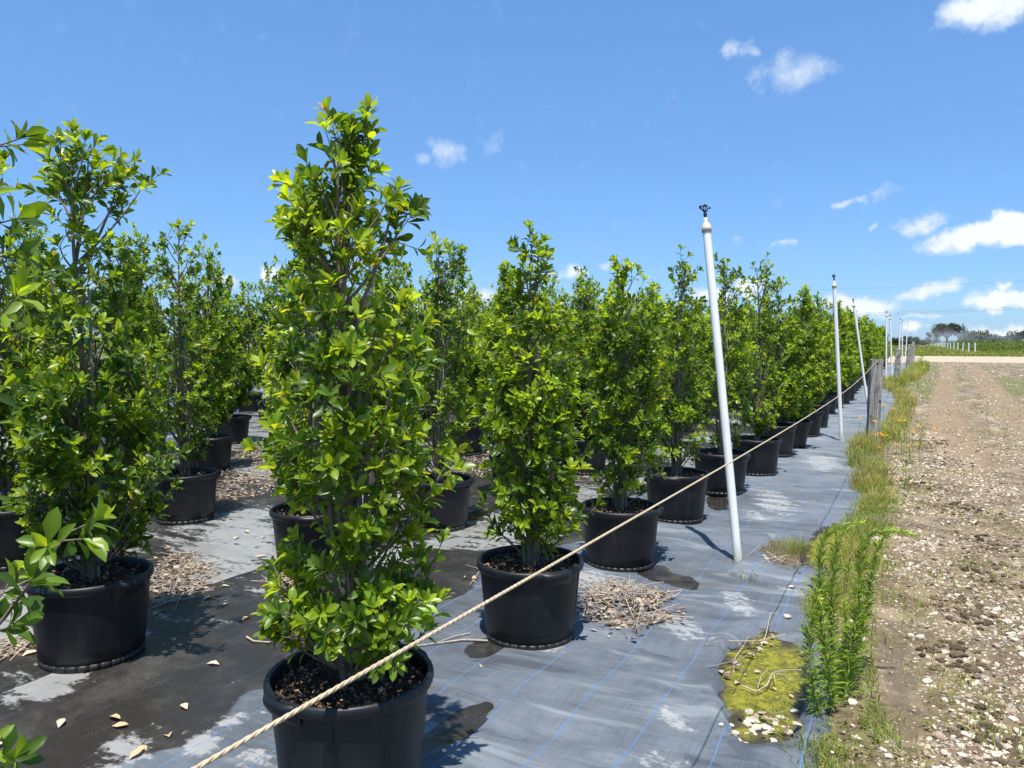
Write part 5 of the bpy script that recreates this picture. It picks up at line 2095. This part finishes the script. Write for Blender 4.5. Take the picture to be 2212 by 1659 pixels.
stick([Z4(170, 330), Z4(240, 290), Z4(265, 250)], .003, 'fine twig beside the foot of the nearest white pole', [0, .03, .05])

# sprig of grass at the foot of the second pot
base = G(1120, 1382)
o = empty('grass_sprig', (base[0], base[1], float(fabric_z(base[0], base[1]))))
tag(o, 'small green grass sprig at the foot of second rope-row pot', 'grass sprig')
mb = MB()
g = np.random.default_rng(540)
for k in range(9):
    a = g.uniform(0, 6.28)
    h_ = g.uniform(.05, .17)
    r_ = g.uniform(.02, .12)
    mb.tube([[0, 0, 0], [math.cos(a) * r_ * .4, math.sin(a) * r_ * .4, h_ * .7], [math.cos(a) * r_, math.sin(a) * r_, h_]], np.array([.002, .002, .0006]), 4, [.17, .24, .05] if k % 3 else [.33, .10, .09])
obj('blades', mb.mesh('blades', GRASS), o)

# ------------------------------------------------------------------ background
Z5 = lambda x, y: ((3240 + x / 3.687) / 1.736, (1000 + y / 3.687) / 1.736)
pipes = [(1535, 1050, 1205), (1445, 1050, 1165), (1365, 1050, 1170), (1297, 1040, 1172), (1240, 1045, 1165), (1195, 1040, 1160), (1155, 1042, 1148), (1115, 1045, 1140), (1090, 1040, 1130), (1065, 1045, 1128), (1035, 1045, 1125),
         (1012, 1045, 1120), (990, 1045, 1112)]
pm = MB()
pm.tube([[0, 0, -.1], [0, 0, 1.35]], .085, 8)
PIPEM = pm.mesh('pipe', PVC, True)
pm = MB()
pm.lathe([(.0, 0), (.05, 0), (.05, .05), (.11, .06), (.11, .12), (.03, .14), (.0, .14)], 8)
PCAPM = pm.mesh('sprinkler_head', BLACKM)
ORDP = ['nearest', 'second', 'third', 'fourth', 'fifth', 'sixth', 'seventh', 'eighth', 'ninth', 'tenth', 'eleventh', 'twelfth', 'farthest']
for i, (x, yt, yb) in enumerate(pipes):
    yb = 1205 - (1535 - x) * (93 / 545)
    px, py = Z5(x, yb)
    q = G(px, py)
    o = empty('irrigation_pipe', q)
    tag(o, '%s short white irrigation pipe in the line beyond the cross road, counting from the right' % ORDP[i], 'irrigation pipe', 'short white irrigation pipes beyond the cross road')
    a = obj('pipe', PIPEM, o)
    ht = (P(px, Z5(x, 1046)[1], float((q - CAM) @ FWD))[2]) / 1.35
    a.scale = (max(.8, min(1.1, 1)), 1, ht)
    b_ = obj('sprinkler_head', PCAPM, o)
    b_.location = (0, 0, 1.35 * ht)
    a.rotation_euler = (0, R((i * 37 % 5 - 2) * 1.0), 0)

# grass verge and low nursery shrubs beyond the cross road
g = np.random.default_rng(600)
N = 16000
y = 90 + 150 * g.uniform(0, 1, N) ** 1.6
x = -6 + g.uniform(0, 1, N) * (y * .16 + 14)
cl = fbm(x * .3, y * .2, 601)
pos = np.stack([x, y, np.zeros(N)], 1)
V, F, c = blades(pos, g.uniform(.15, .5, N) * (.4 + cl), g.uniform(.2, .8, N), np.full(N, .10) * (y / 100), grass_cols(g, N, .25) * .8, g)
o = obj('grass_verge', mesh('grass_verge', V, F, GRASS, False, {'col': c}))
tag(o, 'green grass verge beyond the pale cross road', 'grass', kind='stuff')


def leaf_cloud(name, cen, rad, n, size, cols, seed, mat=LEAF, shell=.55):
    g = np.random.default_rng(seed)
    cen = np.array(cen, float)
    rad = np.array(rad, float)
    k = g.integers(0, len(cen), n)
    d = nrm(g.normal(size=(n, 3)))
    p = cen[k] + d * rad[k] * (shell + (1 - shell) * g.uniform(0, 1, (n, 1)))
    dd = nrm(d * .6 + g.normal(0, .7, (n, 3)))
    t = g.uniform(0, 1, (n, 1))
    col = np.array(cols[0]) * (1 - t) + np.array(cols[1]) * t
    L = dict(b=p, d=dd, n=d + np.array([0, 0, .5]) + g.normal(0, .3, (n, 3)), l=size * g.uniform(.6, 1.3, n), w=size * g.uniform(.35, .7, n), c=g.uniform(.2, 1.2, n), col=col)
    V, F, c = bake_leaves(L, (LV4, LF4))
    return mesh(name, V, F, mat, False, {'col': c})


cen, rad = [], []
g = np.random.default_rng(610)
for row in range(7):
    for k in range(46):
        yy_ = 118 + k * 2.9 + row * 3
        cen.append([8.2 + row * 2.6 + g.normal(0, .3), yy_ + g.normal(0, .4), .55])
        rad.append([g.uniform(.8, 1.2), 1.5, g.uniform(.75, 1.2)])
o = obj('nursery_shrubs', leaf_cloud('nursery_shrubs', cen, rad, 22000, .30, [(.035, .07, .014), (.13, .17, .035)], 611, shell=.7))
tag(o, 'low mass of green nursery shrubs behind the white pipes', 'shrubs', kind='stuff')


def bg_tree(px, pybase, pytop, depth, wpx, label, cols, seed, kind='round', n=1500):
    g = np.random.default_rng(seed)
    k = depth / FPX
    base = P(px, pybase, depth)
    base[2] = 0
    H = P(px, pytop, depth)[2]
    W = wpx * k / 2
    o = empty('oak_tree' if kind == 'oak' else 'background_tree', base)
    tag(o, label, 'tree', 'trees on the horizon')
    cen, rad, br = [], [], []
    mb = MB()
    th = H * (.42 if kind == 'oak' else .35)
    mb.tube([[0, 0, 0], [W * .03, 0, th * .6], [0, 0, th]], np.array([W * .09, W * .06, W * .05]), 7)
    nb = 13 if kind == 'oak' else 7
    for i in range(nb):
        a = i * 2.4 + g.uniform(0, .6)
        rr = W * g.uniform(.30, .85) * (1 if kind == 'oak' else .75)
        zz = th + (H - th) * g.uniform(.25, .85) * (1 - .35 * (rr / W) ** 2)
        c_ = np.array([math.cos(a) * rr, math.sin(a) * rr, zz])
        cen.append(c_)
        s_ = W * g.uniform(.20, .36)
        rad.append([s_ * 1.2, s_ * 1.2, min(s_ * (.75 if kind == 'oak' else 1.1), H - zz)])
        if kind != 'oak':
            cen.append(c_ * np.array([1, 1, .45]))
            rad.append([s_ * 1.3, s_ * 1.3, s_ * 1.2])
        mb.tube([[0, 0, th * .8], c_ * np.array([.5, .5, 0]) + np.array([0, 0, (th + zz) / 2 + .1]), c_], np.array([W * .04, W * .025, W * .01]), 5)
    cen.append(np.array([0, 0, H - W * .25]))
    rad.append([W * .4, W * .4, W * .25])
    obj('trunk', mb.mesh('trunk', BARK, True), o)
    tag(obj('crown', leaf_cloud('crown', cen, rad, n, W * (.12 if kind == 'oak' else .20), cols, seed, shell=.3), o), kind='stuff')
    return o


DK = [(.018, .028, .014), (.05, .062, .028)]
MD = [(.035, .06, .018), (.10, .13, .04)]
bg_tree(2044, 748, 699, 250, 74, 'big dark spreading oak on the horizon', DK, 701, 'oak', 2600)
bg_tree(2222, 748, 711, 260, 66, 'dark spreading oak at the right picture edge', DK, 702, 'oak', 2200)
for i, (px, top, w_, col, lab_) in enumerate([(2006, 718, 24, MD, 'small round green tree left of the big oak'), (2022, 716, 22, MD, 'small green tree under the left side of the oak'),
                                              (2085, 715, 46, MD, 'green tree just right of the big oak'), (2110, 716, 50, MD, 'broad green tree second right of the big oak'), (2140, 722, 40, DK, 'darker tree mid right on the horizon'),
                                              (2165, 727, 44, MD, 'low green tree far right on the horizon'), (2190, 724, 40, DK, 'low dark tree beside the right-edge oak'), (1978, 728, 26, MD, 'low tree seen right of the farthest fence post'),
                                              (1960, 726, 30, DK, 'low dark tree behind the far white poles'), (1935, 730, 34, DK, 'low dark tree behind the farthest potted trees'), (1995, 733, 20, MD, 'lowest small tree at the end of the track'),
                                              (2130, 712, 16, DK, 'slim dark tree top above the horizon trees'), (2180, 714, 18, DK, 'pointed dark tree near the right edge')]):
    bg_tree(px, 746, top, 230 + 12 * (i % 4), w_, lab_, col, 710 + i, 'round', 900)
# power lines
def wire(pa, pb, depth, label, i):
    a, b = P(pa[0], pa[1], depth), P(pb[0], pb[1], depth * .86)
    d = b - a
    a2, b2 = a - d * 1.2, b + d * 1.2
    pts = span(a2, b2, .8, 60)
    pts += (P(pa[0], pa[1], depth) - pts[int(60 * 1.2 / 3.4)]) * .9
    mb = MB()
    mb.tube(pts - pts[0], .009, 5)
    o = obj('power_line', mb.mesh('power_line', WIRE))
    o.location = pts[0]
    tag(o, label, 'power line', 'overhead power lines')


wire((1866, 675), (2212, 661), 120, 'uppermost wire of the lower overhead power line', 0)
wire((1866, 678), (2212, 664), 121, 'middle wire of the lower overhead power line', 1)
wire((1866, 681), (2212, 667), 122, 'lowest wire of the lower overhead power line', 2)
wire((1866, 622), (2212, 605), 120, 'faint highest overhead wire across the clouds', 3)

# drifting sprinkler mist over the far field
def mist(cpx, depth, size, dens, label):
    c = P(*cpx, depth)
    me = mesh('sprinkler_mist', IV2 * np.array(size), IF2)
    m = bpy.data.materials.new('mist')
    m.use_nodes = True
    t = NT(m.node_tree)
    t.n.remove(t.n['Principled BSDF'])
    v = t.node('ShaderNodeVolumePrincipled')
    v.inputs['Color'].default_value = (.95, .97, 1, 1)
    tc = t.node('ShaderNodeTexCoord')
    ob = tc.outputs['Object']
    r = t.vmath('LENGTH', t.vmath('DIVIDE', ob, size))
    n = t.noise(t.scale(ob, (.35, .35, .9)), .9, 4, .6)
    t.put(v.inputs['Density'], t.math('MULTIPLY', t.math('MULTIPLY', t.ss(r, 1.0, .2), t.ss(n, .38, .72)), dens))
    t.l.new(v.outputs[0], t.n['Material Output'].inputs['Volume'])
    me.materials.append(m)
    o = obj('sprinkler_mist', me)
    o.location = c
    tag(o, label, 'mist', kind='stuff')


mist((2035, 728), 190, (9, 14, 3.2), .06, 'white sprinkler spray drifting above the far pipes')
mist((2130, 733), 185, (16, 16, 2.6), .03, 'thin sprinkler mist drifting above the shrubs at the right')
print('objects', len(bpy.data.objects))
